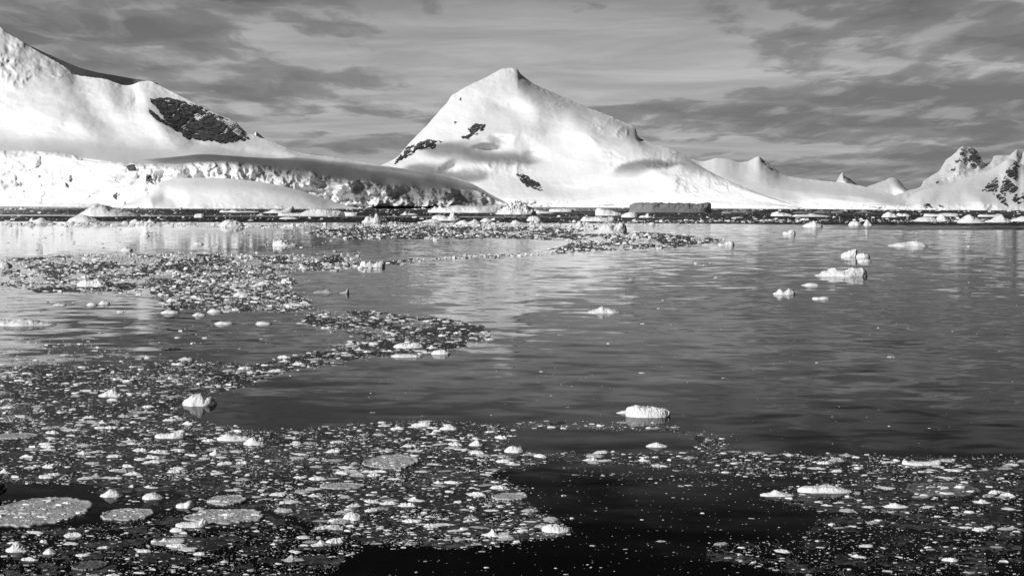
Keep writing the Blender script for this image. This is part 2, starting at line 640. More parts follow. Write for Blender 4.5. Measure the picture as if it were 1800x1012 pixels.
def blob(cx, cy, rx, ry):
    return lambda X, Y, T: np.exp(-(((X - cx) / rx) ** 2 + ((Y - cy) / ry) ** 2) ** 1.5)


# --- far peaks (farthest first)
far_right = Relief(
    lines=[[(1555, 358, 6200), (1880, 358, 6200)],
           [(1555, 352, 6350), (1600, 338, 6400), (1625, 328, 6500), (1660, 318, 6600), (1700, 305, 6700), (1740, 300, 6700), (1800, 295, 6700), (1880, 300, 6700)],
           [(1555, 350, 6500), (1570, 345, 6560), (1600, 334, 6700), (1620, 327, 6800), (1623, 320, 6820), (1633, 312, 6900), (1653, 298, 7000), (1656, 292, 7020), (1662, 283, 7060),
            (1678, 270, 7100), (1693, 257, 7150), (1700, 259, 7200), (1707, 258.5, 7250), (1717, 265, 7350), (1722, 272, 7430), (1727, 284, 7500),
            (1731, 288, 7500), (1743, 285, 7400), (1747, 275, 7350), (1760, 273, 7350), (1773, 274, 7350), (1782, 267, 7300), (1788, 262, 7300), (1792, 268, 7350), (1796, 271, 7350), (1800, 267, 7350), (1815, 258, 7350), (1880, 300, 7400)]],
    strokes=[([(1692, 258), (1690, 280), (1684, 300), (1665, 318)], 90, 16, 9), ([(1712, 262), (1716, 285), (1730, 300)], 70, 8, 9),
             ([(1788, 262), (1780, 280), (1768, 292)], 80, 8, 7)],
    noise=((30, 30, 40.0), (9, 9, 22.0)), rough=((seg(1.0, 2.2), 'serac', 12, 14, 60.0, 0.6),), seed=2.4, edge=2.2)
terrain('mountain', 'distant grey rocky peak on the right behind the speckled snow slope', far_right, 1555, 1880, 1.5, (6, 60), M_FARSNOW,
        [[(1702, 262), (1712, 262), (1722, 272), (1727, 286), (1718, 290), (1714, 296), (1706, 294), (1702, 280)],
         [(1687, 262), (1696, 261), (1694, 272), (1686, 275)], [(1676, 281), (1688, 277), (1690, 282), (1679, 286)],
         [(1671, 295), (1681, 293), (1678, 301), (1670, 300)], [(1693, 277), (1700, 275), (1698, 296), (1694, 296)],
         [(1645, 319), (1652, 320), (1648, 324)], [(1686, 316), (1700, 314), (1698, 319), (1684, 321)], [(1785, 268), (1790, 270), (1787, 277)]],
        M_ROCKF, proud=8, amp=20, snow=0.42, jag=2.6, nscale=4.0, step=0.6)

far_cone = Relief(
    lines=[[(1455, 345, 7800), (1530, 345, 7800)], [(1455, 335, 7950), (1480, 318, 8000), (1530, 340, 7950)],
           [(1455, 334, 8000), (1468, 322, 8050), (1473, 314, 8080), (1478, 306, 8100), (1481, 303.5, 8100), (1485, 309, 8120), (1495, 315, 8200), (1503, 322, 8250), (1512, 328, 8300), (1530, 342, 8300)]],
    noise=((20, 20, 30.0), (6, 6, 12.0)), seed=5.1, edge=1.0, strokes=[([(1481, 304), (1483, 318), (1490, 332)], 70, 9, 6)])
terrain('mountain', 'tiny sharp far cone peeking over the low snow ridge', far_cone, 1455, 1530, 1.2, (5, 36), M_FARSNOW,
        [[(1499, 320), (1506, 321), (1512, 327), (1503, 327)]], M_ROCKF, proud=8, amp=10, step=0.6, snow=0.2)
far_hump = Relief(
    lines=[[(1500, 352, 7000), (1620, 352, 7000)], [(1500, 345, 7150), (1560, 328, 7200), (1620, 345, 7100)],
           [(1500, 340, 7300), (1518, 330, 7350), (1530, 326, 7400), (1545, 321, 7450), (1560, 315, 7480), (1563, 313, 7480), (1570, 312, 7500), (1576, 314, 7520), (1585, 322, 7600), (1592, 331, 7650), (1600, 338, 7700), (1620, 350, 7700)]],
    noise=((30, 30, 40.0), (8, 8, 8.0)), seed=7.7, edge=0.8, strokes=[([(1566, 313), (1580, 330), (1600, 345)], 90, 14, 9)])
terrain('mountain', 'small blunt far snow hump beside the tiny sharp cone', far_hump, 1500, 1620, 1.5, (6, 40), M_FARSNOW)

far_chip = Relief(
    lines=[[(430, 250, 5600), (480, 260, 5600)], [(430, 248, 5650), (445, 239, 5700), (450, 231.5, 5700), (455, 235, 5750), (462, 241, 5800), (480, 256, 5800)]],
    noise=((8, 8, 8.0),), seed=1.2)
terrain('mountain', 'tiny white far summit showing behind the left ridge', far_chip, 430, 480, 1.0, (20,), M_SNOW)

# --- right-hand speckled slope
right_slope = Relief(
    lines=[[(1560, None, 3060), (1700, None, 2960), (1880, None, 2880)],
           [(1560, 366, 3080), (1620, 362, 3040), (1660, 360, 3020), (1720, 357, 3000), (1800, 355, 2980), (1880, 355, 2960)],
           [(1560, 365.5, 3110), (1590, 356, 3150), (1620, 342, 3220), (1650, 335, 3260), (1700, 325, 3300), (1740, 322, 3320), (1780, 320, 3330), (1880, 330, 3330)],
           [(1560, 365, 3150), (1590, 352, 3240), (1608, 340, 3330), (1623, 333.5, 3380), (1650, 326, 3440), (1680, 320.5, 3500), (1700, 312, 3580), (1720, 306, 3620), (1740, 299, 3660), (1760, 288, 3700),
            (1774, 280, 3720), (1783, 281, 3730), (1790, 287, 3740), (1800, 290, 3760), (1830, 300, 3800), (1880, 330, 3800)]],
    strokes=[([(1655, 325), (1630, 345), (1600, 362)], 30, 14, 16), ([(1690, 340), (1720, 350), (1745, 366)], 26, 12, 14),
             ([(1757, 292), (1757, 318), (1752, 345)], -22, 8, 10), ([(1795, 292), (1792, 320), (1792, 350)], -20, 7, 6)],
    noise=((70, 50, 36.0), (26, 20, 8.0), (9, 7, 2.0)), rough=((seg(0.0, 0.9), 'cliff', 14, 12, 7.0, 0.3),), seed=3.3, edge=1.2, gain=1.5)
terrain('mountain', 'bright snow slope speckled with dark rock at the right edge', right_slope, 1560, 1880, 1.5, (10, 26, 40), M_SNOW,
        [[(1777, 286), (1790, 287), (1796, 293), (1789, 300), (1787, 318), (1780, 317), (1770, 308), (1766, 302)],
         [(1750, 312), (1754, 314), (1754, 340), (1747, 343), (1740, 338), (1726, 336), (1733, 326)],
         [(1764, 308), (1775, 315), (1787, 328), (1789, 343), (1782, 352), (1774, 344), (1766, 347), (1757, 337), (1762, 322)],
         [(1750, 343), (1757, 342), (1770, 352), (1772, 363), (1758, 357)], [(1776, 350), (1798, 346), (1800, 357), (1784, 356)],
         [(1795, 340), (1812, 338), (1815, 352), (1797, 352)], [(1622, 358), (1631, 356), (1639, 364), (1625, 364)], [(1650, 360), (1656, 361), (1658, 366), (1651, 364)]],
        M_ROCK, proud=3, amp=7, snow=0.38, jag=3.4, nscale=4.5, step=0.6)

# --- long low ridge to the right of the main peak
ridge_lines = [
    [(1150, None, 3150), (1250, None, 3100), (1400, None, 3030), (1500, None, 3010), (1640, None, 3050)],
    [(1150, 352, 3200), (1250, 350, 3140), (1330, 352, 3080), (1420, 356, 3050), (1500, 359, 3030), (1580, 361, 3040), (1640, 368, 3060)],
    [(1150, 315, 3420), (1210, 316, 3400), (1260, 318, 3350), (1320, 327, 3280), (1400, 338, 3180), (1480, 345, 3110), (1560, 354, 3080), (1640, 368.5, 3075)],
    [(1150, 300, 3700), (1190, 290, 3720), (1215, 280, 3740), (1235, 283.5, 3740), (1248, 281, 3740), (1258, 278, 3740), (1272, 278.5, 3740), (1285, 281, 3750), (1300, 285, 3770), (1313, 284, 3800), (1322, 280, 3820), (1333, 275, 3830),
     (1343, 282, 3850), (1357, 293, 3870), (1372, 304, 3880), (1388, 310, 3850), (1410, 313.5, 3780), (1440, 317, 3680), (1480, 321, 3560), (1510, 326, 3460), (1540, 333, 3340), (1565, 341, 3230), (1590, 352, 3140), (1612, 362, 3090), (1640, 369, 3085)]]
long_ridge = Relief(
    lines=ridge_lines,
    strokes=[([(1333, 276), (1350, 300), (1390, 318), (1430, 330)], 40, 30, 14), ([(1258, 280), (1270, 305), (1300, 320), (1345, 345), (1420, 362)], 45, 40, 14),
             ([(1270, 308), (1310, 316), (1345, 330)], -25, 12, 18), ([(1380, 330), (1430, 345), (1500, 352), (1540, 366)], 24, 22, 9),
             ([(1450, 330), (1520, 345), (1570, 360)], 18, 20, 10), ([(1230, 330), (1290, 345), (1340, 362)], 30, 16, 9)],
    noise=((90, 60, 40.0), (36, 24, 10.0), (14, 9, 2.0)), rough=((both(seg(0.0, 0.95), box(1290, 1620, 340, 372)), 'cliff', 16, 14, 9.0, 0.5), (box(1340, 1380, 290, 340), 'serac', 14, 12, 8.0, 0.2)),
    seed=4.4, edge=0.7, gain=1.5, far=lambda x: 1.25 - 0.25 * sstep(1150, 1640, x))
terrain('mountain', 'long low snow ridge running right from the main peak', long_ridge, 1150, 1640, 1.5, (14, 40, 50), M_SNOW,
        [[(1334, 278), (1340, 281), (1352, 293), (1368, 305), (1356, 299), (1342, 288)]], M_ROCK, proud=3, amp=5, snow=0.45, jag=1.5, nscale=3, step=0.6)

# --- the main peak
main_lines = [
    [(640, None, 3420), (760, None, 3330), (880, None, 3240), (1000, None, 3190), (1100, None, 3150), (1200, None, 3120), (1300, None, 3080), (1420, None, 3050)],
    [(640, 356, 3440), (760, 354, 3350), (880, 350, 3262), (960, 351, 3220), (1010, 350, 3205), (1080, 349, 3170), (1160, 350, 3140), (1240, 353, 3120), (1300, 357, 3090), (1420, 367, 3055)],
    [(640, 330, 3520), (720, 318, 3480), (800, 312, 3430), (880, 316, 3360), (960, 318, 3330), (1030, 315, 3300), (1100, 315, 3270), (1160, 320, 3230), (1220, 332, 3180), (1300, 348, 3110), (1420, 367.5, 3062)],
    [(640, 308, 3590), (690, 292, 3590), (740, 272, 3600), (800, 250, 3610), (880, 232, 3600), (960, 224, 3590), (1030, 229, 3560), (1080, 252, 3500), (1140, 276, 3420), (1200, 297, 3320), (1260, 318, 3220), (1330, 341, 3110), (1420, 368, 3066)],
    [(640, 301, 3640), (690, 281, 3650), (722, 256, 3690), (760, 220, 3720), (800, 196, 3740), (850, 175, 3760), (905, 170, 3770), (960, 182, 3760), (1030, 205, 3720), (1090, 228, 3650), (1140, 262, 3560), (1200, 284, 3450), (1260, 309, 3300), (1330, 338, 3140), (1420, 368.2, 3070)],
    [(640, 300, 3660), (675, 292, 3660), (690, 284, 3670), (700, 275, 3690), (712, 261, 3710), (722, 249, 3730), (735, 236, 3750), (750, 221, 3770), (762, 207, 3790), (775, 192, 3810), (787, 179, 3825), (795, 167, 3835), (801, 164, 3840), (812, 157, 3850),
     (835, 145, 3880), (855, 136, 3900), (872, 126.5, 3920), (881, 121.5, 3930), (892, 119.8, 3935), (903, 119.5, 3940), (909, 121.5, 3943), (913, 127, 3945), (920, 134, 3950), (933, 144, 3955), (950, 153, 3960), (970, 162, 3960), (1000, 175, 3950), (1030, 188, 3930), (1060, 199, 3890), (1090, 212, 3850),
     (1108, 220, 3820), (1117, 226, 3810), (1122, 240, 3790), (1136, 248, 3760), (1155, 256, 3710), (1172, 260, 3680), (1195, 269, 3630), (1215, 281, 3560), (1240, 297, 3450), (1270, 313, 3330), (1300, 326, 3240), (1340, 342, 3140), (1380, 357, 3090), (1420, 368.4, 3075)]]
main_peak = Relief(
    lines=main_lines,
    strokes=[
        # crest of the low dome and its shaded hollows
        ([(735, 300), (790, 272), (840, 250), (900, 234), (975, 226)], 34, 26, 18),
        ([(800, 262), (850, 262), (905, 268)], -34, 10, 14), ([(855, 242), (905, 246)], -20, 6, 8),
        ([(915, 272), (970, 274)], -22, 8, 9), ([(745, 312), (800, 298), (850, 300)], -40, 16, 22),
        ([(985, 228), (1030, 234), (1055, 256), (1072, 280)], 30, 34, 16),
        ([(1070, 292), (1130, 292), (1180, 312), (1215, 336)], 44, 26, 18),
        ([(1120, 262), (1150, 262), (1200, 285), (1240, 305)], 38, 20, 15),
        ([(905, 122), (925, 160), (940, 190), (985, 205)], 16, 30, 24),
        ([(850, 188), (900, 192), (950, 205)], -20, 14, 20),
        ([(985, 342), (1040, 330), (1090, 318)], -18, 12, 14), ([(890, 355), (930, 340), (990, 330)], 14, 18, 16),
        ([(1005, 200), (1040, 214), (1068, 236)], -16, 10, 14)],
    noise=((130, 80, 36.0), (50, 30, 8.0), (16, 9, 3.5), (6, 4, 1.2)),
    rough=((both(seg(0.0, 0.95), box(900, 1420, 335, 372)), 'cliff', 18, 14, 9.0, 0.4),
           (blob(870, 292, 60, 18), 'serac', 12, 10, 34.0, 0.6), (blob(800, 305, 45, 12), 'serac', 12, 10, 24.0, 0.4),
           (blob(1085, 222, 42, 16), 'serac', 10, 10, 40.0, 0.8), (box(1060, 1200, 262, 300, 10), 'serac', 12, 12, 22.0, 0.3),
           (box(1180, 1320, 300, 345, 10), 'serac', 10, 9, 20.0, 0.3), (blob(1000, 185, 40, 12), 'serac', 13, 10, 20.0, 0.4)),
    seed=6.6, edge=1.3, gain=1.9, far=lambda x: 1.25 - 0.17 * sstep(950, 1420, x))
terrain('mountain', 'tall white snow peak at the centre with a rounded summit', main_peak, 640, 1420, 1.5, (12, 34, 50, 40, 40), M_SNOW,
        [[(692, 290), (697, 280), (706, 270), (716, 258), (735, 252), (748, 246), (766, 245), (785, 249), (764, 251), (768, 262), (748, 262), (734, 262), (722, 272), (705, 281)],
         [(822, 225), (838, 217), (853, 218), (850, 226), (840, 235), (822, 243), (812, 246), (812, 241), (826, 236)],
         [(907, 306), (918, 305), (938, 317), (950, 322), (953, 335), (938, 333), (918, 322)], [(797, 215), (803, 212), (800, 219)], [(806, 174), (810, 172), (809, 178)],
         [(1038, 248), (1049, 260), (1044, 254)]],
        M_ROCK, proud=3, amp=6, snow=0.22, jag=3.4, nscale=5, step=0.6)

# --- the left mountain, its glacier shelf and ice front
left_shelf_top = [(540, 285, 3760), (590, 297, 3640), (640, 306, 3560), (700, 314, 3500), (760, 322, 3450), (820, 331, 3420), (860, 346, 3420), (895, 360, 3420)]
left_lines = [
    [(-70, None, 3800), (60, None, 3560), (150, None, 3350), (230, None, 3060), (300, None, 2960), (450, None, 2960), (560, None, 3010), (640, None, 3060), (700, None, 3095), (760, None, 3125), (850, None, 3150), (895, None, 3170)],
    [(-70, 275, 3930), (0, 272, 3860), (60, 272, 3760), (110, 276, 3590), (150, 283, 3450), (200, 289, 3260), (260, 294, 3160), (310, 295, 3090), (350, 290, 3090), (400, 289, 3100), (440, 292, 3100), (480, 297, 3090), (530, 301, 3095), (560, 308, 3090),
     (590, 314, 3095), (620, 319, 3100), (650, 320, 3110), (680, 328, 3125), (700, 325, 3145), (720, 328, 3155), (740, 335, 3160), (762, 333, 3172), (780, 332, 3180), (805, 337, 3190), (841, 339, 3205), (866, 351, 3200), (895, 361, 3176)],
    [(-70, 266, 3980), (0, 266, 3910), (60, 266, 3810), (110, 271, 3650), (150, 279, 3500), (200, 285, 3310), (260, 289, 3210), (310, 290, 3140), (350, 285, 3140), (400, 284, 3150), (440, 288, 3150), (480, 293, 3140), (530, 297, 3150), (560, 304, 3140),
     (590, 310, 3140), (620, 315, 3140), (650, 317, 3150), (680, 325, 3160), (700, 322, 3180), (720, 325, 3188), (740, 332, 3192), (762, 330, 3202), (780, 329, 3210), (805, 334, 3218), (841, 336, 3228), (866, 349, 3215), (895, 360.5, 3180)],
    [(-70, 243, 4450), (0, 245, 4350), (100, 246, 4200), (200, 255, 4000), (300, 262, 3860), (345, 262, 3830), (400, 268, 3780), (450, 273, 3720)] + [(500, 279, 3640), (540, 284, 3600), (590, 292, 3540), (640, 300, 3480), (700, 309, 3410), (760, 317, 3360), (820, 328, 3310), (860, 344, 3250), (895, 360, 3184)],
    [(-70, 130, 4800), (0, 150, 4700), (60, 165, 4600), (120, 180, 4500), (180, 195, 4400), (240, 205, 4300), (300, 220, 4200), (360, 235, 4100), (420, 250, 4010), (480, 262, 3900), (540, 276, 3760), (590, 283, 3660), (640, 292, 3570), (700, 302, 3480), (760, 310, 3410), (820, 324, 3340), (860, 342, 3270), (895, 359, 3188)],
    [(-70, 14, 5250), (0, 46, 5100), (12, 57, 5080), (25, 64, 5060), (38, 72, 5040), (50, 80, 5020), (75, 95, 4980), (95, 106, 4950), (115, 118, 4910), (135, 132, 4870), (155, 135, 4830), (185, 139, 4780), (205, 146, 4740), (220, 150, 4700), (232, 149, 4670), (245, 144, 4650), (262, 142, 4640), (280, 150, 4600), (300, 160, 4550), (340, 180, 4450), (370, 195, 4380), (390, 204, 4330), (405, 210, 4300), (416, 216, 4280), (424, 224, 4260), (434, 233, 4230), (450, 239, 4180), (470, 246, 4110), (500, 259, 3990), (520, 267, 3930), (540, 271, 3870), (580, 276, 3770), (640, 286, 3660), (700, 295, 3560), (760, 304, 3470), (800, 313, 3410), (830, 323, 3360), (860, 340, 3285), (895, 358, 3192)]]


def front_mask(X, Y, T):          # the broken ice front, between shore and shelf edge
    return sstep(0.02, 0.15, T) * sstep(2.25, 1.85, T)


left_mtn = Relief(
    lines=left_lines,
    strokes=[
        ([(262, 143), (255, 165), (262, 200), (300, 240), (345, 262)], 46, 26, 22),              # rib left of the rock face
        ([(232, 150), (240, 175), (228, 195)], -26, 9, 9),
        ([(60, 170), (110, 205), (170, 235), (230, 258)], 26, 40, 30), ([(110, 170), (170, 205), (240, 245)], -24, 26, 20),
        ([(0, 200), (60, 215), (120, 240)], 26, 30, 24),
        ([(150, 150), (190, 165), (215, 200)], 28, 24, 16),
        ([(270, 262), (350, 258), (430, 270), (520, 284), (580, 297)], -30, 10, 16),             # hollow along the foot of the slope
        ([(450, 245), (520, 273), (600, 284)], 30, 14, 12)],
    noise=((110, 70, 50.0), (45, 26, 12.0), (16, 9, 3.5), (6, 4, 1.2)),
    rough=((front_mask, 'serac', 5, 7, 9.0, 0.5), (both(seg(2.2, 4.6), box(560, 860, 270, 345, 14)), 'serac', 26, 5, 9.0, 0.3), (front_mask, 'cliff', 34, 40, 16.0, 1.0), (front_mask, 'serac', 12, 16, 12.0, 0.8), (front_mask, 'fbm', 90, 40, 60.0, 3.0), (both(front_mask, box(590, 800, 310, 372, 10)), 'cliff', 44, 46, 40.0, 0.0), (both(front_mask, box(590, 800, 310, 372, 10)), 'serac', 20, 22, 34.0, 0.5),
           (both(front_mask, blob(250, 318, 40, 26)), 'serac', 14, 18, 55.0, 1.5),
           (blob(10, 95, 34, 26), 'serac', 16, 16, 60.0, 1.5), (blob(25, 130, 36, 26), 'serac', 13, 11, 36.0, 1.2), (blob(6, 188, 24, 12), 'serac', 12, 10, 34.0, 1.2), (blob(70, 115, 22, 12), 'serac', 13, 10, 24.0, 0.8),
           (blob(238, 185, 16, 22), 'serac', 8, 14, 26.0, 0.6), (blob(150, 165, 30, 10), 'serac', 14, 9, 14.0, 0.4), (blob(95, 132, 24, 9), 'serac', 13, 8, 16.0, 0.4)),
    seed=8.8, edge=1.2, gain=1.6)
LEFT_ROCK = [[(262, 172), (270, 174), (282, 172), (294, 171), (310, 174), (324, 178), (330, 183), (342, 187), (352, 192), (360, 197), (372, 206), (386, 213), (400, 220), (410, 232), (425, 241), (434, 247), (416, 247), (405, 251), (398, 252), (380, 252), (384, 246), (366, 248), (346, 245), (330, 245), (321, 239), (322, 234), (306, 228), (298, 222), (290, 212), (282, 200), (272, 188)],
             [(261, 190), (268, 195), (278, 204), (290, 214), (296, 220), (284, 217), (272, 210), (262, 200)]]
left_obj = terrain('mountain', 'left snow mountain with dark triangular rock face above a broken glacier front', left_mtn, -70, 895, 1.5, (64, 8, 30, 60, 60), M_SNOW,
                   LEFT_ROCK, M_ROCK, proud=4, amp=12, snow=0.13, jag=2.6, nscale=11, step=0.7)
# thin broken ribs along the skyline to the right of the rock face
for me in left_mtn.rock([[(330, 180), (350, 186), (372, 197), (392, 206), (410, 214), (422, 224), (436, 240), (440, 246), (428, 243), (414, 232), (396, 222), (372, 209), (352, 196), (338, 187)]],
                        proud=4, amp=8, snow=0.5, jag=1.5, nscale=3.2, step=0.6):
    link('rock_outcrop', me, M_ROCK, left_obj)
# small dark rocks showing in the glacier front
for me in left_mtn.rock([[(221, 291), (236, 288), (238, 300), (226, 302)], [(258, 306), (264, 308), (270, 325), (264, 320), (256, 318)], [(392, 306), (400, 304), (396, 311)], [(122, 309), (125, 308), (125, 320), (122, 320)],
                         [(113, 321), (117, 321), (121, 330), (117, 331)], [(198, 345), (206, 336), (204, 352)], [(67, 308), (70, 308), (68, 317)]],
                        proud=5, amp=4, snow=0.1, jag=1.4, nscale=3, step=0.6):
    link('rock_outcrop', me, M_ROCKF, left_obj)

# shaded back slope behind the left crest
back_slope = Relief(
    lines=[[(30, 110, 5150), (280, 175, 5700)], [(30, 70, 5080), (60, 84, 5120), (90, 98, 5200), (115, 109, 5290), (140, 119, 5400), (170, 127, 5520), (200, 132, 5640), (235, 138, 5790), (262, 141.5, 5900), (280, 147, 5960)]],
    noise=((50, 30, 6.0),), seed=9.4)
terrain('mountain', 'shaded grey back slope behind the crest of the left mountain', back_slope, 30, 280, 1.5, (40,), M_SNOW)

# snow dome at the water's edge in front of the left ice front
dome = Relief(
    lines=[[(205, None, 2860), (260, None, 2790), (330, None, 2760), (430, None, 2740), (540, None, 2760), (640, None, 2830)],
           [(205, 366, 2870), (250, 356, 2830), (285, 340, 2830), (330, 335, 2815), (400, 333, 2800), (470, 338, 2795), (530, 347, 2800), (590, 361, 2820), (640, 367, 2834)],
           [(205, 365.5, 2880), (240, 350, 2880), (262, 338, 2890), (272, 326, 2900), (285, 319, 2905), (300, 315.5, 2910), (345, 312.5, 2900), (395, 313.5, 2890), (430, 316.5, 2880), (480, 323.5, 2870), (530, 336, 2860), (570, 349, 2850), (605, 360, 2845), (640, 367.5, 2840)]],
    strokes=[([(272, 327), (292, 345), (330, 362)], -26, 16, 14), ([(250, 340), (262, 352), (272, 366)], 16, 10, 8)],
    noise=((50, 30, 5.0), (12, 12, 0.7)), rough=((blob(290, 324, 14, 9), 'serac', 8, 6, 6.0, 0.3), (seg(0, 0.25), 'serac', 7, 5, 8.0, 0.5)), seed=12.1)
terrain('snow_bank', 'smooth rounded snow dome at the water below the left glacier front', dome, 205, 640, 1.5, (40, 40), M_SNOW)


# unseen clouds sunward of the bay, shaped to shade glacier, tabular berg and peak
def cloud_mat(name, density):
    m, k = new_mat(name)
    o = k.n('ShaderNodeOutputMaterial')
    t = k.n('ShaderNodeBsdfTransparent'); d = k.n('ShaderNodeBsdfDiffuse', Color=(0.85, 0.85, 0.85, 1)); mx = k.n('ShaderNodeMixShader')
    lw = k.n('ShaderNodeLayerWeight'); lw.inputs[0].default_value = 0.5
    g = k.n('ShaderNodeNewGeometry')
    nz = k.noise(g.outputs['Position'], 0.01, 3.0, 0.5)
    a = k.ramp(k.m('ADD', k.m('SUBTRACT', 1.0, lw.outputs['Facing']), k.m('MULTIPLY', k.m('SUBTRACT', nz, 0.5), 0.3)), 0.05, 0.95, 0.0, density)
    k.l(a, mx.inputs[0]); k.l(t.outputs[0], mx.inputs[1]); k.l(d.outputs[0], mx.inputs[2]); k.l(mx.outputs[0], o.inputs[0])
    return m


M_CLOUD = cloud_mat('cloud_vapour', 0.54)
M_CLOUD_SHADE = cloud_mat('added_cloud_shade', 0.46)  # for the clouds added only to dim the main peak


def cloud(target, semi, dist, seed, label, mat=None):
    """semi: half sizes across the sun's rays (level, upright) and along them"""
    e1 = np.array((-SUN_DIR[1], SUN_DIR[0], 0.0)); e1 /= np.linalg.norm(e1)
    e2 = np.cross(SUN_DIR, e1); e2 *= np.sign(e2[2])
    c = np.array(target) + SUN_DIR * dist
    th = np.linspace(0, math.pi, 33); ph = np.linspace(0, 2 * math.pi, 65)
    T, Ph = np.meshgrid(th, ph, indexing='ij')
    n = np.stack((np.sin(T) * np.cos(Ph), np.sin(T) * np.sin(Ph), np.cos(T)), -1)
    r = 1.0 + 0.16 * fbm(n[..., 0] * 1.5 + seed, n[..., 1] * 1.5, n[..., 2] * 1.5, 3)
    v = n * r[..., None] * np.array(semi)
    v = v[..., :1] * e1 + v[..., 1:2] * e2 + v[..., 2:] * SUN_DIR + c
    o = link('cloud', mesh_from('cloud', v.reshape(-1, 3), grid_faces(33, 65), True), mat or M_CLOUD)
    tag(o, label, None, None, 'stuff')


cloud((-343, 3447, 2), (405, 140, 115), 3500, 1.0, 'added unseen cloud whose shadow lies on the glacier tongue')  # cloud added to put the glacier tongue in shade
cloud((345, 2060, 8), (240, 125, 110), 3500, 4.0, 'low cloud whose shadow lies on the tabular iceberg')
cloud((-130, 4400, 168), (210, 52, 60), 3500, 7.0, 'added unseen small cloud whose shadow dims the hollow below the main peak', M_CLOUD_SHADE)  # this and the next two are added to grey the peak's slopes
cloud((-190, 4350, 95), (170, 45, 60), 3500, 8.0, 'added unseen small cloud whose shadow dims the left foot of the main peak', M_CLOUD_SHADE)
cloud((400, 3960, 90), (130, 40, 45), 3500, 9.0, 'added unseen small cloud whose shadow dims the right spur of the main peak', M_CLOUD_SHADE)

# ---------------------------------------------------------------- icebergs and growlers, each with its own outline
M_GROWL = ice_mat('growler_ice', 0.88, 0.06, 1.6, 0.07, 0.45)
REFS = []          # (column, row, short phrase) of named ice, used to say where loose pieces lie


def berg(label, x0, x1, base, prof, dr=0.7, steep=3.0, mat=None, seed=0.0, lean=0.0, rough=0.12, name='iceberg', cat='iceberg', group='icebergs off the far shore', ref=None, crest=0.05):
    """x0, x1: outline columns; base: waterline row; prof: (fraction along, height in rows)"""
    xc = 0.5 * (x0 + x1)
    X0, Y0 = water_pt(xc, base)
    s = Y0 / FPX
    w = (x1 - x0) * s
    dep = w * dr
    a = np.array(prof, float)
    hmax = a[:, 1].max() * s
    nu = int(np.clip((x1 - x0) * 1.3, 26, 110)); nv = int(np.clip(nu * 0.5, 20, 40))
    u = np.linspace(0, 1, nu); v = np.linspace(-1, 1, nv)
    v = np.sign(v) * (1 - (1 - np.abs(v)) ** (1.0 + 0.45 * steep))
    h = np.maximum(pchip(a[:, 0], a[:, 1], u), 0.0) * s
    h = h * (0.9 if Y0 > 700 else 0.78)
    U, V = np.meshgrid(u, v)
    H = np.broadcast_to(h[None, :], U.shape)
    cr = crest + 0.35 * fbm(U * 3.0 + seed, 0.3, seed, 2)
    q = np.where(V < cr, (cr - V) / (1 + cr), (V - cr) / (1 - cr))
    sec = 1.0 - np.clip(q, 0, 1) ** steep
    V0 = V
    half = 0.5 * dep * (1 - np.abs(2 * U - 1) ** 2.6) ** 0.6 * (1 + 0.3 * fbm(U * 2.6 + seed, V * 1.2, seed + 3, 2))
    x = (U - 0.5) * w
    y = V * half
    L = max(hmax * 1.1, w * 0.12)
    H = H * (1 + rough * 1.5 * (ridged(x / w * 5 + seed, y / w * 5, seed, 3, 0.45) - 0.3))
    lump = fbm(x / L + seed, y / L, H / L + seed, 4, 0.55)
    crk = ridged(x / L * 0.8 + seed, y / L * 0.8, seed * 1.7, 3)
    z = H * sec * (1 + rough * 1.2 * lump * (1 - sec * 0.5)) - 0.0
    fade = np.clip(sec * 1.5, 0, 1)
    y = y + dep * rough * 0.45 * (fbm(x / L * 1.3, z / L * 1.3 + seed, seed + 8, 4, 0.6) + 0.35 * crk) * fade
    x = x + w * 0.02 * fbm(x / L * 1.7, z / L * 2, seed + 5, 3) + lean * z
    fn = L * 0.16 * rough / 0.15
    x = x + fn * fbm(x / L * 4, y / L * 4, z / L * 4 + seed, 4, 0.65) * fade
    y = y + fn * 0.8 * ridged(x / L * 3.3, y / L * 3.3 + seed, z / L * 3.3, 4, 0.65) * fade
    z = z + fn * 0.7 * fbm(x / L * 5, y / L * 5 + seed, 3.1, 4, 0.65) * fade
    edge = (q > 0.985) | (U < 1e-6) | (U > 1 - 1e-6)
    z = np.where(edge, -0.12 * hmax - 0.05, np.maximum(z, -0.02 * hmax))
    W = np.stack((x, y + dep * 0.5, z), -1)
    me = mesh_from(name, W.reshape(-1, 3), grid_faces(nv, nu), True)
    o = link(name, me, mat or (M_BERG if Y0 > 260 else M_GROWL))
    o.location = (X0, Y0, 0)
    tag(o, label, cat, group)
    if ref:
        REFS.append((xc, base, ref))
    return o


def P(*a):
    return [(a[i], a[i + 1]) for i in range(0, len(a), 2)]


# far strip
berg('large rounded snow-covered iceberg with a long right slope near the left shore', 120, 234, 380.5, P(0, 0, .1, 8, .2, 16, .32, 22.5, .42, 21, .55, 17, .7, 12, .85, 7, 1, 1), .8, 2.2, seed=1, ref='the large rounded iceberg')
berg('low lobed ice apron in front of the large rounded iceberg', 112, 173, 390, P(0, 0, .08, 5, .3, 11, .5, 12, .7, 8, .9, 3, 1, 0), .6, 2.2, seed=2)
berg('small notched iceberg left of the large rounded iceberg', 46, 88, 391.5, P(0, 0, .05, 5, .15, 9, .27, 5, .5, 9, .65, 8, .8, 4, 1, 2), .6, 3, seed=3)
berg('leftmost of two tiny ice hummocks on the dark far water', 7, 24, 368.5, P(0, 0, .2, 3, .35, 1, .7, 3.5, 1, 0), .7, 3, seed=4)
berg('tiny pointed hummock right of a smaller one on dark far water', 31, 48, 368.5, P(0, 0, .3, 5, .55, 2.5, .8, 2.5, 1, 0), .7, 3, seed=5)
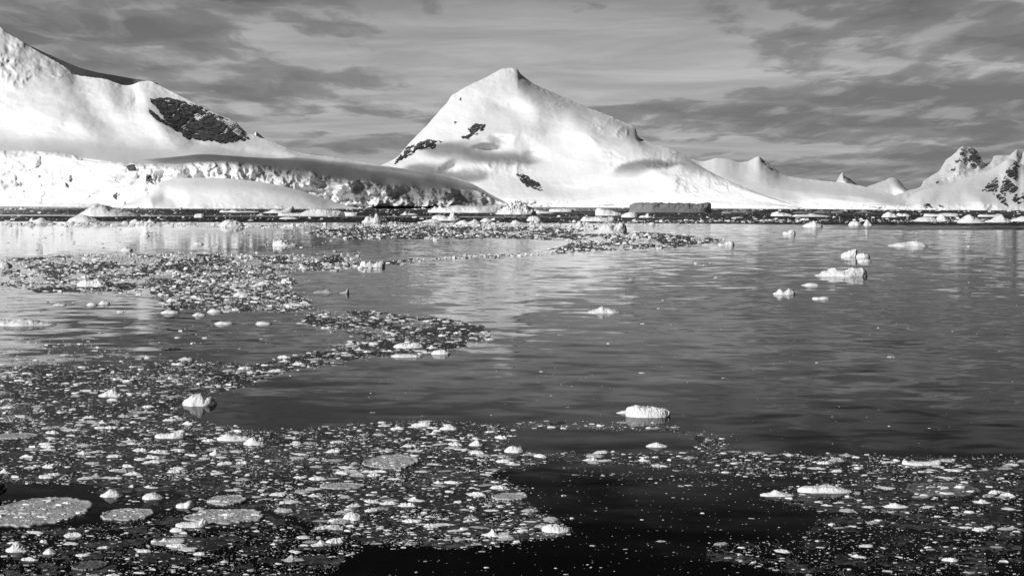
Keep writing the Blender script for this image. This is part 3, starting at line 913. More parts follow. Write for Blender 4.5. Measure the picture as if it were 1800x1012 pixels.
berg('flat sliver of ice alone on dark water beside the large rounded iceberg', 28, 38, 380.5, P(0, 0, .3, 1.5, .7, 1.5, 1, 0), .7, 3, seed=6)
berg('thin ice sliver above the small notched iceberg', 50, 61, 372, P(0, 0, .3, 1.6, .7, 1.6, 1, 0), .7, 3, seed=6.5)
berg('round little berg at the left end of a white row', 212, 226, 393, P(0, 0, .2, 4, .5, 5, .8, 4, 1, 0), .7, 3, seed=7)
berg('low ice mound between the round little berg and the peaked one', 226, 247, 391, P(0, 0, .2, 4, .5, 6, .8, 3, 1, 0), .7, 3, seed=8)
berg('small peaked berg at the right end of a white row', 252, 274, 392, P(0, 0, .25, 3, .45, 8, .6, 5, .8, 3, 1, 0), .7, 2.5, seed=9)
berg('round-topped white growler alone on the dark strip below the snow dome', 339, 360, 382.5, P(0, 0, .06, 4, .25, 7, .5, 7.6, .75, 7, .92, 4, 1, 0), .8, 4, seed=10, ref='the round-topped white growler')
berg('ribbed mound of ice in the white strip below the snow dome', 379, 427, 398.5, P(0, 0, .08, 3, .25, 10, .5, 11.5, .75, 10, .88, 7, .95, 3, 1, 0), .6, 3.5, seed=11, rough=.2)
berg('low flat ice slab against the snow dome shore', 383, 455, 373.5, P(0, 1, .05, 4, .2, 3.5, .38, 5, .5, 2.5, .7, 3, .9, 2, 1, 0), .4, 4, seed=12)
berg('chunky iceberg with an upright corner off the snow dome', 458, 516, 374.5, P(0, 0, .2, 3, .4, 7, .6, 5, .75, 8, .9, 12, .95, 10, 1, 1), .6, 5, seed=13)
berg('long low iceberg with a ribbed crest off the snow dome', 484, 604, 379.5, P(0, 3, .05, 6, .12, 4.5, .35, 5, .45, 10, .55, 13, .72, 11, .9, 9, .97, 7, 1, 3), .4, 4, seed=14, rough=.16, ref='the long low iceberg')
berg('short flat-topped block at the right end of the long low iceberg', 603, 629.5, 379.5, P(0, 6, .1, 7, .5, 6.5, .95, 6.5, 1, 5), .6, 7, seed=15)
berg('low pale floe in front of the long low iceberg', 488, 524, 385, P(0, 0, .2, 3, .5, 4, .8, 3, 1, 0), .5, 3, seed=16)
berg('thin ice sliver left of the chunky iceberg', 449, 465, 379, P(0, 0, .3, 2, .7, 2, 1, 0), .5, 3, seed=17)
berg('craggy two-lobed iceberg below the shaded ice cliff', 633, 672, 391, P(0, 0, .15, 4, .3, 10, .45, 9, .6, 7, .68, 15, .78, 13, .9, 8, .97, 5, 1, 1), .6, 3, seed=18, rough=.22, ref='the craggy two-lobed iceberg')
berg('low iceberg with one small point below the shaded ice cliff', 702, 735, 378, P(0, 0, .15, 2.5, .32, 6.5, .45, 3.5, .8, 2.5, 1, 0), .6, 2.5, seed=19)
berg('humped iceberg with a round knob at its right end', 756, 811, 388, P(0, 0, .08, 7, .2, 10, .42, 9, .55, 6, .6, 8, .66, 14, .76, 15, .84, 9, .93, 6, 1, 1), .6, 3.5, seed=20, rough=.16, ref='the knobbed iceberg')
berg('low wedge of ice at the left foot of the knobbed iceberg', 738, 776, 390.5, P(0, 0, .3, 4, .6, 6, .85, 3, 1, 0), .5, 2.5, seed=21)
berg('low iceberg with two small tops right of the knobbed one', 799, 847, 394, P(0, 0, .2, 6, .35, 7, .5, 4, .62, 6, .75, 9, .88, 5, 1, 0), .5, 3, seed=22)
berg('smooth domed little berg beside the two-topped low one', 843, 868, 390, P(0, 0, .15, 4, .45, 7.5, .75, 5, 1, 0), .7, 2.5, seed=23)
berg('small pale hummock in the brash below the cleft iceberg', 897, 918, 393, P(0, 0, .2, 4, .45, 6.5, .7, 4, 1, 0), .7, 2.5, seed=24)
berg('wide flat shelf of ice with a lumpy left end below the glacier nose', 748, 900, 374, P(0, 1, .05, 6, .1, 11, .13, 8, .16, 15, .2, 10, .3, 12, .36, 13, .5, 12, .7, 12, .9, 14, 1, 9), .7, 5, seed=25, ref='the flat ice shelf')
berg('cleft iceberg with dark cracked front below the main peak', 872, 942, 377, P(0, 1, .12, 8, .25, 13, .4, 18, .55, 21, .7, 19, .8, 14, .9, 9, 1, 4), .7, 4.5, seed=26, rough=.35, ref='the cleft iceberg')
berg('low ragged ledge trailing right from the cleft iceberg', 936, 976, 375, P(0, 6, .2, 6, .5, 4, .8, 2.5, 1, 0), .5, 4, seed=27)
berg('thin tabular slab right of the cleft iceberg', 965, 1009, 372.5, P(0, 4, .05, 5, .5, 6, .95, 5, 1, 4), .5, 7, seed=28)
berg('wedge iceberg high on its left side near the dark tabular berg', 1047, 1098, 379, P(0, 1, .03, 10, .1, 14, .25, 13, .45, 11, .7, 7, .9, 4, 1, 0), .6, 3.5, seed=29, ref='the wedge iceberg')
berg('smooth white mound under the left end of the dark tabular berg', 1092, 1123, 382, P(0, 2, .1, 5, .3, 8, .6, 10, .8, 9, .95, 4, 1, 0), .6, 3, seed=30)
berg('spiky low ice heap below the dark tabular berg', 1123, 1151, 382.5, P(0, 0, .2, 4, .4, 4, .58, 8, .7, 4, 1, 0), .6, 2.5, seed=31)
berg('rough low ice raft behind the blocky iceberg', 1021, 1085, 389, P(0, 1, .1, 8, .3, 7, .5, 8, .7, 6, .9, 7, 1, 1), .5, 4, seed=32, rough=.2)
berg('small boxy berg between the cleft iceberg and the blocky one', 925, 953, 388.5, P(0, 0, .08, 4, .3, 9, .6, 9, .85, 6, 1, 1), .7, 4, seed=33)
berg('blocky iceberg with a long left ramp in the brash field', 1004, 1104, 411, P(0, 0, .15, 2, .35, 6, .5, 10, .6, 19, .7, 21, .76, 15, .83, 19, .9, 22, .96, 22, 1, 16), .5, 4.5, seed=34, rough=.16, ref='the blocky iceberg')
berg('small pillar of ice left of the blocky iceberg', 1012, 1026, 398, P(0, 0, .2, 6, .5, 9, .8, 5, 1, 0), .7, 3, seed=35)
berg('long dark tabular iceberg lying in shadow off the main peak', 1107, 1253, 373.5, P(0, 11, .03, 15, .1, 16.5, .3, 17, .6, 16, .8, 15.5, .94, 16.5, .98, 15, 1, 10), .5, 9, M_BERG, seed=36, rough=.2, lean=.35, ref='the dark tabular iceberg')
berg('short grey shaded berg right of the dark tabular iceberg', 1269, 1292, 375.5, P(0, 2, .2, 5, .7, 5, 1, 1), .6, 3, seed=37)
berg('grey shaded berg with a blunt point right of the dark tabular iceberg', 1286, 1328, 374, P(0, 2, .2, 6, .45, 4, .6, 7, .8, 4, 1, 0), .6, 3, seed=38)
berg('white crusted berg tapering right below the long low ridge', 1357, 1398, 380, P(0, 2, .08, 6, .25, 8, .5, 6, .8, 4, 1, 0), .6, 3, seed=39, rough=.2)
berg('long thin white floe berg with a small hump below the long low ridge', 1396, 1464, 381, P(0, 1, .1, 4, .35, 4, .5, 6, .65, 4, .9, 2, 1, 0), .5, 3, seed=40)
berg('grey shaded low berg left of its pointed grey neighbour', 1394, 1431, 374.5, P(0, 0, .2, 2.5, .5, 4, .8, 2, 1, 1), .6, 3, seed=41)
berg('grey shaded berg with a central point off the long low ridge', 1429, 1463, 374.5, P(0, 0, .2, 3, .5, 6.5, .8, 3, 1, 1), .6, 2.5, seed=42)
berg('grey shaded block right of the pointed grey berg', 1462, 1486, 374.5, P(0, 3, .2, 4, .8, 4.5, 1, 0), .6, 4, seed=43)
berg('bright pyramid berg in the grey water right of the drift ice', 1414, 1450, 398.5, P(0, 1, .15, 5, .4, 8, .55, 11, .7, 7, .88, 5, 1, 1), .8, 2.3, seed=44, ref='the bright pyramid berg')
berg('broad stubby berg left of a taller pointed one', 1493, 1517, 396.5, P(0, 1, .2, 7, .5, 8, .8, 6, 1, 1), .7, 3, seed=45)
berg('narrow pointed berg standing beside the broad stubby one', 1519, 1535, 396.5, P(0, 1, .2, 6, .4, 11.5, .6, 9, .8, 5, 1, 1), .8, 2.5, seed=46, ref='the narrow pointed berg')
berg('grey shaded low hummock above the broad stubby berg', 1504, 1541, 374, P(0, 0, .3, 3, .45, 5.5, .65, 3, 1, 0), .6, 2.5, seed=47)
berg('steep-topped white berg left of a lower ragged one', 1552, 1583, 382, P(0, 1, .2, 7, .4, 10, .6, 8, .8, 5, 1, 1), .7, 3, seed=48)
berg('ragged low white berg right of the steep-topped one', 1577, 1604, 380, P(0, 2, .2, 6, .4, 4, .6, 5, .8, 3, 1, 0), .6, 3, seed=49)
berg('wide smooth white mound in the right-hand ice row', 1604, 1652, 389.5, P(0, 0, .2, 4, .45, 9, .7, 8, .9, 6, 1, 2), .6, 2.6, seed=50)
berg('peaked white berg overlapping the wide smooth mound', 1640, 1674, 389, P(0, 1, .3, 6, .55, 14, .75, 8, 1, 1), .7, 2.3, seed=51)
berg('long flat slab behind the right-hand ice row', 1627, 1690, 380.5, P(0, 3, .05, 5, .4, 4, .6, 6, .95, 5, 1, 3), .4, 6, seed=52)
berg('tallest pyramid-shaped iceberg of the right-hand ice row', 1689, 1738, 392, P(0, 1, .08, 6, .25, 11, .4, 16, .55, 12, .8, 7, 1, 2), .8, 2.2, seed=53, ref='the tall pyramid iceberg')
berg('tilted slab berg rising right of the tall pyramid iceberg', 1734, 1782, 391, P(0, 1, .3, 6, .55, 12, .65, 14, .8, 8, .95, 4, 1, 2), .6, 2.6, seed=54)
berg('low white berg cut by the right picture edge', 1780, 1826, 389, P(0, 1, .2, 5, .5, 9, 1, 3), .6, 3, seed=55)
berg('flat pale floe behind the tall pyramid iceberg', 1722, 1766, 381, P(0, 2, .1, 4, .5, 3.5, .9, 4, 1, 1), .5, 5, seed=56)
G2 = 'growlers on the open grey water'
berg('round white growler with a low left shoulder on grey water', 1377, 1401, 411.5, P(0, 1, .2, 5, .4, 4, .55, 8, .75, 9, .92, 4, 1, 0), .8, 3.5, seed=57, group=G2, ref='the round shouldered growler')
berg('pair of joined ice lumps at the tip of the brash tongue', 1263, 1293, 431, P(0, 1, .15, 4, .35, 2, .55, 7, .8, 9, .95, 4, 1, 0), .7, 3.5, seed=58, group=G2, ref='the joined ice lumps')
berg('long low white floe with a slightly raised right half', 1565, 1637, 432.5, P(0, 0, .12, 3, .3, 6, .5, 8, .65, 10.5, .8, 9, .93, 5, 1, 1), .5, 3, seed=59, group=G2, ref='the long low white floe')
berg('beaked white growler leaning right behind the largest right-hand growler', 1480, 1509, 451.5, P(0, 4, .1, 8, .3, 10, .55, 14, .8, 15, .9, 10, 1, 1), .7, 3.5, seed=60, group=G2, lean=.35, rough=.2, ref='the beaked growler')
berg('lumpy growler close beside the beaked one', 1507, 1532, 452.5, P(0, 2, .15, 7, .45, 9, .75, 7, .92, 4, 1, 1), .7, 3, seed=61, group=G2)
berg('low flat ice lump in front of the beaked growler', 1509, 1534, 460.5, P(0, 1, .2, 5, .5, 6, .8, 5, 1, 2), .7, 3.5, seed=62, group=G2)
berg('largest right-hand growler with two swelling humps and a thin left end', 1437, 1532, 486, P(0, 0, .1, 3, .18, 9, .27, 12, .35, 17, .45, 13, .56, 11, .66, 13, .75, 17, .86, 17, .95, 12, 1, 4), .55, 3.5, seed=63, group=G2, rough=.17, ref='the two-humped growler')
berg('low lens of ice below the two-humped growler', 1410, 1444, 502.5, P(0, 0, .2, 3, .5, 6, .8, 4, 1, 1), .6, 3, seed=64, group=G2)
berg('two-horned white growler on the grey water', 1362, 1401, 518, P(0, 1, .15, 5, .3, 11, .42, 8, .52, 6, .68, 11, .85, 9, .96, 4, 1, 1), .7, 3, seed=65, group=G2, rough=.2, ref='the two-horned growler')
berg('thin ragged ice strip below the two-humped growler', 1429, 1460, 526, P(0, 1, .15, 4, .4, 4, .7, 5, .9, 4, 1, 1), .5, 3.5, seed=66, group=G2)
berg('flat white floe alone in the bright reflection of the peak', 1033, 1093, 550.5, P(0, 0, .1, 3, .3, 7, .42, 12, .55, 9, .7, 8, .85, 4, 1, 0), .6, 2.8, seed=67, group=G2, rough=.18, ref='the flat floe in the reflection')
berg('thick tilted white ice block on dark open water', 1101, 1181, 734, P(0, 10, .05, 18, .2, 21, .45, 19, .7, 17, .9, 14, .98, 10, 1, 4), .5, 6, seed=68, group=G2, rough=.16, ref='the tilted ice block')
berg('small low fragment at the left end of the tilted ice block', 1083, 1118, 727, P(0, 0, .2, 3, .5, 6, .8, 6, 1, 2), .5, 3, seed=69, group=G2)
berg('rounded white growler with an ear-like horn at the brash edge', 315, 376, 714, P(0, 2, .06, 9, .2, 14, .32, 21, .5, 22, .62, 19, .7, 12, .78, 15, .88, 12, .95, 6, 1, 1), .8, 4, seed=70, group=G2, rough=.13, ref='the horned growler')
berg('toothed white growler at the brash edge left of the reflection', 631, 676, 469.5, P(0, 4, .05, 10, .2, 12, .3, 9, .42, 12, .55, 7, .68, 9, .85, 11, .95, 9, 1, 4), .6, 5, seed=71, group=G2, rough=.15, ref='the toothed growler')
berg('spiky white growler with a low tail on the calm grey water', 476, 521, 432, P(0, 5, .08, 12, .2, 9, .3, 13, .45, 9, .6, 6, .75, 3, .9, 4, 1, 1), .6, 3.5, seed=72, group=G2, rough=.25, ref='the spiky tailed growler')
berg('lumpy white growler on a dark strip', 129, 188, 504, P(0, 1, .08, 8, .25, 13, .45, 12, .6, 14, .8, 11, .93, 7, 1, 1), .6, 3.5, seed=73, group=G2, rough=.2, ref='the growler on the dark strip')
berg('low grey wet floe right of the drift ice', 547, 596, 515, P(0, 0, .2, 4, .4, 5, .55, 8, .7, 4, 1, 1), .5, 2.8, M_ICE_G, seed=74, group=G2)
berg('small upright curled ice fin right of the low grey floe', 596, 613, 516, P(0, 1, .3, 3, .6, 4, .8, 10, .92, 11, 1, 3), .6, 4, M_ICE_G, seed=75, group=G2)
berg('long crusted floe with ragged top cut by the left edge', -30, 92, 573, P(0, 8, .2, 11, .35, 9, .5, 12, .65, 10, .8, 6, .9, 4, 1, 0), .4, 4, seed=76, group=G2, rough=.2, ref='the long crusted floe')
berg('white wedge of ice cut by the left edge above the drift ice', -14, 18, 470, P(0, 9, .3, 13, .6, 12, .85, 7, 1, 1), .7, 3.5, seed=77, group=G2)
small = [  # the pieces one notices in the calm left-hand water
    ('flat white disc of ice left of a pair of lumps', 90, 115, 537, 4, 3), ('left lump of a close pair on calm water', 150, 170, 537, 6.5, 3), ('right lump of a close pair on calm water', 171, 192, 535, 7.5, 2.6),
    ('low double cake of ice below the drift edge', 279, 314, 551, 7, 3), ('broken flat cake near the double cake', 336, 361, 555, 6, 3.4), ('smooth pale hump right of the broken flat cake', 362, 389, 549, 7, 2.6),
    ('flat oval pan alone in the dark pocket', 374, 409, 570, 5.5, 5), ('second flat pan in the dark pocket with a nicked edge', 447, 477, 570.5, 6, 5), ('small white tent-shaped piece in the drift ice', 407, 438, 521, 10, 2),
    ('round cake of ice in the drift ice below a dark wedge', 290, 313, 530, 7, 3), ('small wide cake beside the tent-shaped piece', 450, 475, 500, 6, 3), ('tiny flat cake on open dark water below the drift edge', 204, 217, 549, 3.5, 3),
    ('white cake above the spiky growler', 338, 357, 430, 6, 3), ('bright small cake on the mirror-calm water', 210, 232, 441, 7.5, 3), ('tiny peaked cake under the far left strip', 249, 262, 415, 6, 2.4)]
for i, (lb, x0, x1, b, h, st) in enumerate(small):
    berg(lb, x0, x1, b, P(0, 0, .15, h * .55, .4, h, .65, h * .8, .88, h * .5, 1, 0), .6, st, seed=80 + i * 1.37, name='ice_cake', cat='ice floe', group='loose cakes of ice on the calm left-hand water', rough=.16)
G3 = 'larger floes in the foreground drift ice'
near = [
    ('bright smooth flat pan with a clean rim on dark water', 1405, 1503, 867, P(0, 3, .04, 8, .2, 11, .6, 11, .8, 7, 1, 1), .35, 7, 'the bright smooth pan'),
    ('white pan crowned with crumbled ice left of the smooth pan', 1338, 1398, 873, P(0, 1, .1, 4, .3, 6, .45, 11, .6, 8, .8, 4, 1, 1), .4, 3.5, 'the crumble-crowned pan'),
    ('long white pan with upturned ends in the right-hand drift', 1589, 1659, 818, P(0, 5, .05, 9, .2, 6, .5, 5, .8, 6, .95, 8, 1, 4), .35, 5, 'the upturned white pan'),
    ('short pan with a small heap below the submerged floe', 1555, 1600, 893, P(0, 1, .2, 5, .5, 9, .7, 5, 1, 2), .4, 3, 'the heaped short pan'),
    ('broad smooth floe at the point of the drift ice', 952, 1004, 936, P(0, 4, .15, 11, .4, 14, .7, 9, .9, 5, 1, 1), .6, 3.5, 'the floe at the point'),
    ('hollowed white floe with a bright rim', 268, 323, 771, P(0, 2, .1, 7, .3, 8, .5, 9, .8, 14, .95, 15, 1, 8), .5, 4.5, 'the hollowed floe'),
    ('long smooth white floe with a humped left end', 378, 440, 775, P(0, 2, .15, 9, .3, 13, .5, 9, .75, 7, 1, 3), .5, 3, 'the humped long floe'),
    ('rounded white boulder of ice at the end of the humped long floe', 424, 466, 783, P(0, 2, .2, 9, .45, 15, .7, 9, 1, 1), .7, 2.6, None),
    ('heaped white floe in the upper drift ice', 168, 217, 698, P(0, 1, .15, 5, .4, 13, .55, 15, .75, 9, 1, 1), .6, 2.8, 'the heaped upper floe'),
    ('knobbly white growler at the right edge of the dense drift', 886, 922, 796, P(0, 2, .15, 8, .4, 12, .6, 10, .85, 8, 1, 2), .7, 3.5, 'the knobbly growler'),
    ('smooth white egg-shaped floe low in the drift', 601, 636, 915, P(0, 3, .15, 10, .45, 14, .75, 11, .95, 6, 1, 2), .8, 3, 'the egg-shaped floe'),
    ('crumbly white floe with a pointed left end above the slush pan', 172, 213, 874, P(0, 1, .2, 6, .5, 14, .75, 10, 1, 2), .6, 3, 'the crumbly pointed floe'),
    ('smooth domed floe right of the crumbly one', 246, 285, 878, P(0, 2, .2, 9, .5, 11, .8, 7, 1, 1), .7, 3, 'the smooth domed floe'),
    ('white floe with an upright fin among the slush pans', 304, 362, 927, P(0, 3, .2, 6, .5, 7, .75, 9, .85, 15, .95, 12, 1, 3), .5, 4, 'the finned floe'),
    ('bright cupped floe above the finned one', 306, 338, 893, P(0, 3, .2, 7, .5, 8, .8, 13, 1, 5), .7, 4, 'the cupped floe'),
    ('little round-headed piece like a bird on a floe', 366, 390, 800, P(0, 2, .3, 6, .45, 13, .6, 11, .7, 5, 1, 1), .7, 3, None),
    ('jagged heap of ice in the bottom left corner', 4, 46, 971, P(0, 2, .2, 8, .45, 18, .6, 15, .8, 7, 1, 1), .7, 2.4, 'the jagged corner heap'),
    ('second jagged heap near the bottom left corner', 72, 97, 974, P(0, 1, .2, 6, .5, 10, .8, 6, 1, 1), .7, 2.6, None),
    ('flat grey lens at the lower edge of the slush pans', 296, 324, 935, P(0, 2, .3, 7, .7, 7, 1, 2), .6, 4, None),
    ('white crusted floe in the central drift with a toothed top', 690, 745, 612, P(0, 2, .1, 6, .3, 9, .5, 8, .7, 10, .9, 7, 1, 2), .5, 4, 'the toothed central floe'),
    ('long flat floe under the toothed central floe', 686, 742, 628, P(0, 1, .2, 5, .5, 5, .8, 4, 1, 1), .5, 5, None),
    ('square-topped white floe right of the toothed central floe', 757, 792, 623, P(0, 1, .2, 7, .6, 9, 1, 3), .6, 4, None),
    ('lone white cake on open water below the thin drift line', 1136, 1175, 786, P(0, 1, .2, 5, .5, 8, .8, 4, 1, 1), .5, 3, 'the lone white cake'),
    ('white cake at the head of the thin drift line', 722, 758, 750, P(0, 2, .3, 6, .7, 9, .95, 7, 1, 2), .5, 4, 'the head of the drift line'),
    ('white heap in the thin drift line', 771, 806, 756, P(0, 1, .3, 7, .5, 10, .8, 6, 1, 1), .6, 3, None),
    ('bright crumbled heap in the dense drift right of centre', 823, 850, 784, P(0, 1, .3, 7, .55, 12, .8, 6, 1, 1), .7, 3, 'the bright crumbled heap')]
for i, (lb, x0, x1, b, pr, dr, st, rf) in enumerate(near):
    berg(lb, x0, x1, b, pr, dr, st, seed=120 + i * 1.71, name='ice_floe', cat='ice floe', group=G3, rough=.17, ref=rf)


# grey slush pans
def slush(label, x0, x1, y0, y1, seed, mat=None, ref=None, rise=0.05, name='slush_pan', bumps=1.0, z0=0.0):
    xc, yc = 0.5 * (x0 + x1), 0.5 * (y0 + y1)
    X0, Yn = water_pt(xc, y1); X1, Yf = water_pt(xc, y0)
    cxw, cyw = water_pt(xc, yc)
    cyw = 0.5 * (Yn + Yf)
    cxw = (xc - CX) / FPX * cyw
    rx, ry = (x1 - x0) / 2 / FPX * cyw, (Yf - Yn) / 2
    nr, na = 30, 150
    r = np.linspace(0, 1, nr); a = np.linspace(0, 2 * math.pi, na, endpoint=False)
    R, A = np.meshgrid(r, a, indexing='ij')
    out = 1 + 0.30 * fbm(np.cos(A) * 1.9 + seed, np.sin(A) * 1.9, seed, 6, 0.65) + 0.10 * fbm(np.cos(A) * 9 + seed, np.sin(A) * 9, seed + 4, 3, 0.7)
    x, y = np.cos(A) * R * rx * out, np.sin(A) * R * ry * out
    b = fbm(x * 2.2 + seed, y * 1.6, seed, 5, 0.65)
    z = z0 + rise * (1 - R ** 6) + bumps * 0.09 * np.maximum(b, -0.2) * (1 - R ** 8)
    z = z + 0.07 * np.exp(-((R - 0.94) / 0.05) ** 2) * (1 + fbm(np.cos(A) * 6 + seed, np.sin(A) * 6, seed, 3))
    z[-1] = -0.15
    V = np.stack((x, y, z), -1)
    i = np.arange(nr * na).reshape(nr, na); j = np.roll(i, -1, 1)
    F = np.stack((i[:-1], i[1:], j[1:], j[:-1]), -1).reshape(-1, 4)
    o = link(name, mesh_from(name, V.reshape(-1, 3), F, True), mat or M_SLUSH)
    o.location = (cxw, cyw, 0)
    tag(o, label, 'ice floe', 'grey pans of frozen slush')
    if ref:
        REFS.append((xc, yc, ref))


slush('largest grey slush pan with white lumps, cut by the left edge', -30, 150, 875, 926, 1.0, ref='the largest slush pan')
slush('oval grey slush pan right of the largest one', 172, 264, 895, 915, 2.0, ref='the oval slush pan')
slush('wide grey slush pan behind the finned floe', 324, 462, 896, 921, 3.0, ref='the wide slush pan')
slush('small grey slush pan above the wide one', 362, 428, 871, 888, 4.0)
slush('lone grey oval slush pan in the middle of the drift', 638, 736, 800, 824, 5.0, ref='the lone oval slush pan')
slush('thin grey slush pan low among the bottom pieces', 118, 180, 987, 1003, 6.0, M_ICE_D)
slush('long pale pan with a crusted top right of the dense drift', 864, 928, 868, 879, 7.0, M_ICE_G, 'the long pale pan')
slush('big half-sunk glassy floe showing grey through the water', 1600, 1732, 848, 872, 8.0, M_ICE_D, 'the half-sunk glassy floe', 0.02, 'sunken_floe', 0.4)
slush('pale flat pan at the left edge of the upper drift', -20, 60, 762, 772, 9.0, M_ICE_G)
slush('pale flat pan right of the hollowed floe', 560, 640, 850, 860, 10.0, M_ICE_G)


# long low near-black strips at the edge of the drift
def strip(label, pts, wpx, seed):
    q = np.array(pts, float)
    n = 60
    t = np.linspace(0, 1, n)
    c = pchip(np.linspace(0, 1, len(q)), q, t)
    X, Y = water_pts(c[:, 0], c[:, 1])
    W = []
    m = Y.mean() / FPX
    for k, f in enumerate((-1, -.6, 0, .6, 1)):
        wd = wpx * m * 6 * (0.35 + 0.65 * np.abs(fbm(t * 9 + seed, k * 0.4, seed, 3)) * 2) * np.sin(np.clip(t, .01, .99) * math.pi) ** .3
        z = np.array([-.1, .3, .55, .3, -.1])[k] * wpx * m * (0.8 + 0.8 * fbm(t * 14, seed, k * .2, 3))
        W.append(np.stack((X, Y + f * wd, z), -1))
    o = link('dark_strip', mesh_from('dark_strip', np.array(W).reshape(-1, 3), grid_faces(5, n), True), M_DARK_STRIP)
    tag(o, label, 'ice', 'long dark strips')


strip('long black strip under the lumpy growler', [(94, 508), (150, 506), (200, 506), (246, 504.5)], 2.2, 1)
strip('black strip reaching in from the left side', [(30, 502), (60, 500), (88, 499)], 2.0, 2)
strip('short thin black strip at the edge of the drift', [(236, 522), (262, 523), (291, 524)], 1.2, 3)

# ---------------------------------------------------------------- dark boat nose at the left edge
def build_boat():
    """inflatable boat, only its bow in the picture"""
    X0, Y0 = water_pt(9.0, 880.0)
    root = bpy.data.objects.new('rubber_boat', None)
    COL.objects.link(root)
    root.location = (X0 - 0.02, Y0 + 0.2, 0)
    tag(root, 'black rubber boat bow just showing at the left edge', 'boat')
    m, k = new_mat('black_rubber')
    o = k.n('ShaderNodeOutputMaterial'); b = k.n('ShaderNodeBsdfPrincipled', Roughness=0.38); k.l(b.outputs[0], o.inputs[0])
    g = k.n('ShaderNodeNewGeometry')
    k.l(grey(k, k.m('ADD', 0.010, k.m('MULTIPLY', k.noise(g.outputs['Position'], 6.0, 4.0), 0.02))), b.inputs['Base Color'])
    L, half, r = 4.2, 0.72, 0.25

    def tube(pts, rad, name, mat, n=20):
        pts = np.array(pts, float); ring = []
        T = np.gradient(pts, axis=0); T /= np.linalg.norm(T, axis=1)[:, None]
        for p, t, rr in zip(pts, T, rad):
            s = np.cross(t, (0, 0, 1.0)); s /= max(np.linalg.norm(s), 1e-6); u = np.cross(s, t)
            a = np.linspace(0, 2 * math.pi, n, endpoint=False)
            ring.append(p + rr * (np.cos(a)[:, None] * s + np.sin(a)[:, None] * u))
        ring = np.array(ring); i = np.arange(len(pts) * n).reshape(len(pts), n); j = np.roll(i, -1, 1)
        F = np.stack((i[:-1], j[:-1], j[1:], i[1:]), -1).reshape(-1, 4)
        V = np.concatenate((ring.reshape(-1, 3), pts[:1], pts[-1:]))
        c0, c1 = len(V) - 2, len(V) - 1
        cap = np.concatenate([np.stack((np.full(n, c0), j[0], i[0]), -1), np.stack((np.full(n, c1), i[-1], j[-1]), -1)])
        link(name, mesh_from(name, V, [F, cap], True), mat, root)
    t = np.linspace(0, 1, 60)
    xs = -L * np.abs(2 * t - 1) ** 1.0
    ys = half * np.sign(t - .5) * np.clip(np.abs(2 * t - 1) * 2.6, 0, 1) ** 0.6
    zs = 0.30 + 0.30 * np.clip(1 - np.abs(2 * t - 1) * 2.2, 0, 1) ** 1.5
    ang = np.clip(np.abs(2 * t - 1) * 2.6, 0, 1)
    xs = np.where(ang < 1, -L * (1 / 2.6) * (1 - np.sqrt(np.clip(1 - ang ** 2, 0, 1))) - 0.26, xs - 0.0)
    tube(np.stack((xs, ys, zs), -1), np.full(60, r), 'side_tube', m)
    rub = np.stack((xs + 0.02, ys * 1.33, zs + 0.02), -1)
    tube(rub, np.full(60, 0.03), 'rubbing_strake', m, 8)
    V = np.array([(-0.6, -.3, .32), (-0.6, .3, .32), (-L, .5, .22), (-L, -.5, .22), (-0.6, -.3, .26), (-0.6, .3, .26), (-L, .5, .16), (-L, -.5, .16)])
    F = np.array([(0, 1, 2, 3), (7, 6, 5, 4), (0, 4, 5, 1), (1, 5, 6, 2), (2, 6, 7, 3), (3, 7, 4, 0)])
    link('floor_board', mesh_from('floor_board', V, F, False), m, root)
    s = np.linspace(0, math.pi, 14)
    tube(np.stack((-0.35 - 0.25 * np.cos(s), np.zeros(14), 0.83 + 0.06 * np.sin(s)), -1), np.full(14, 0.018), 'grab_handle', m, 8)


build_boat()

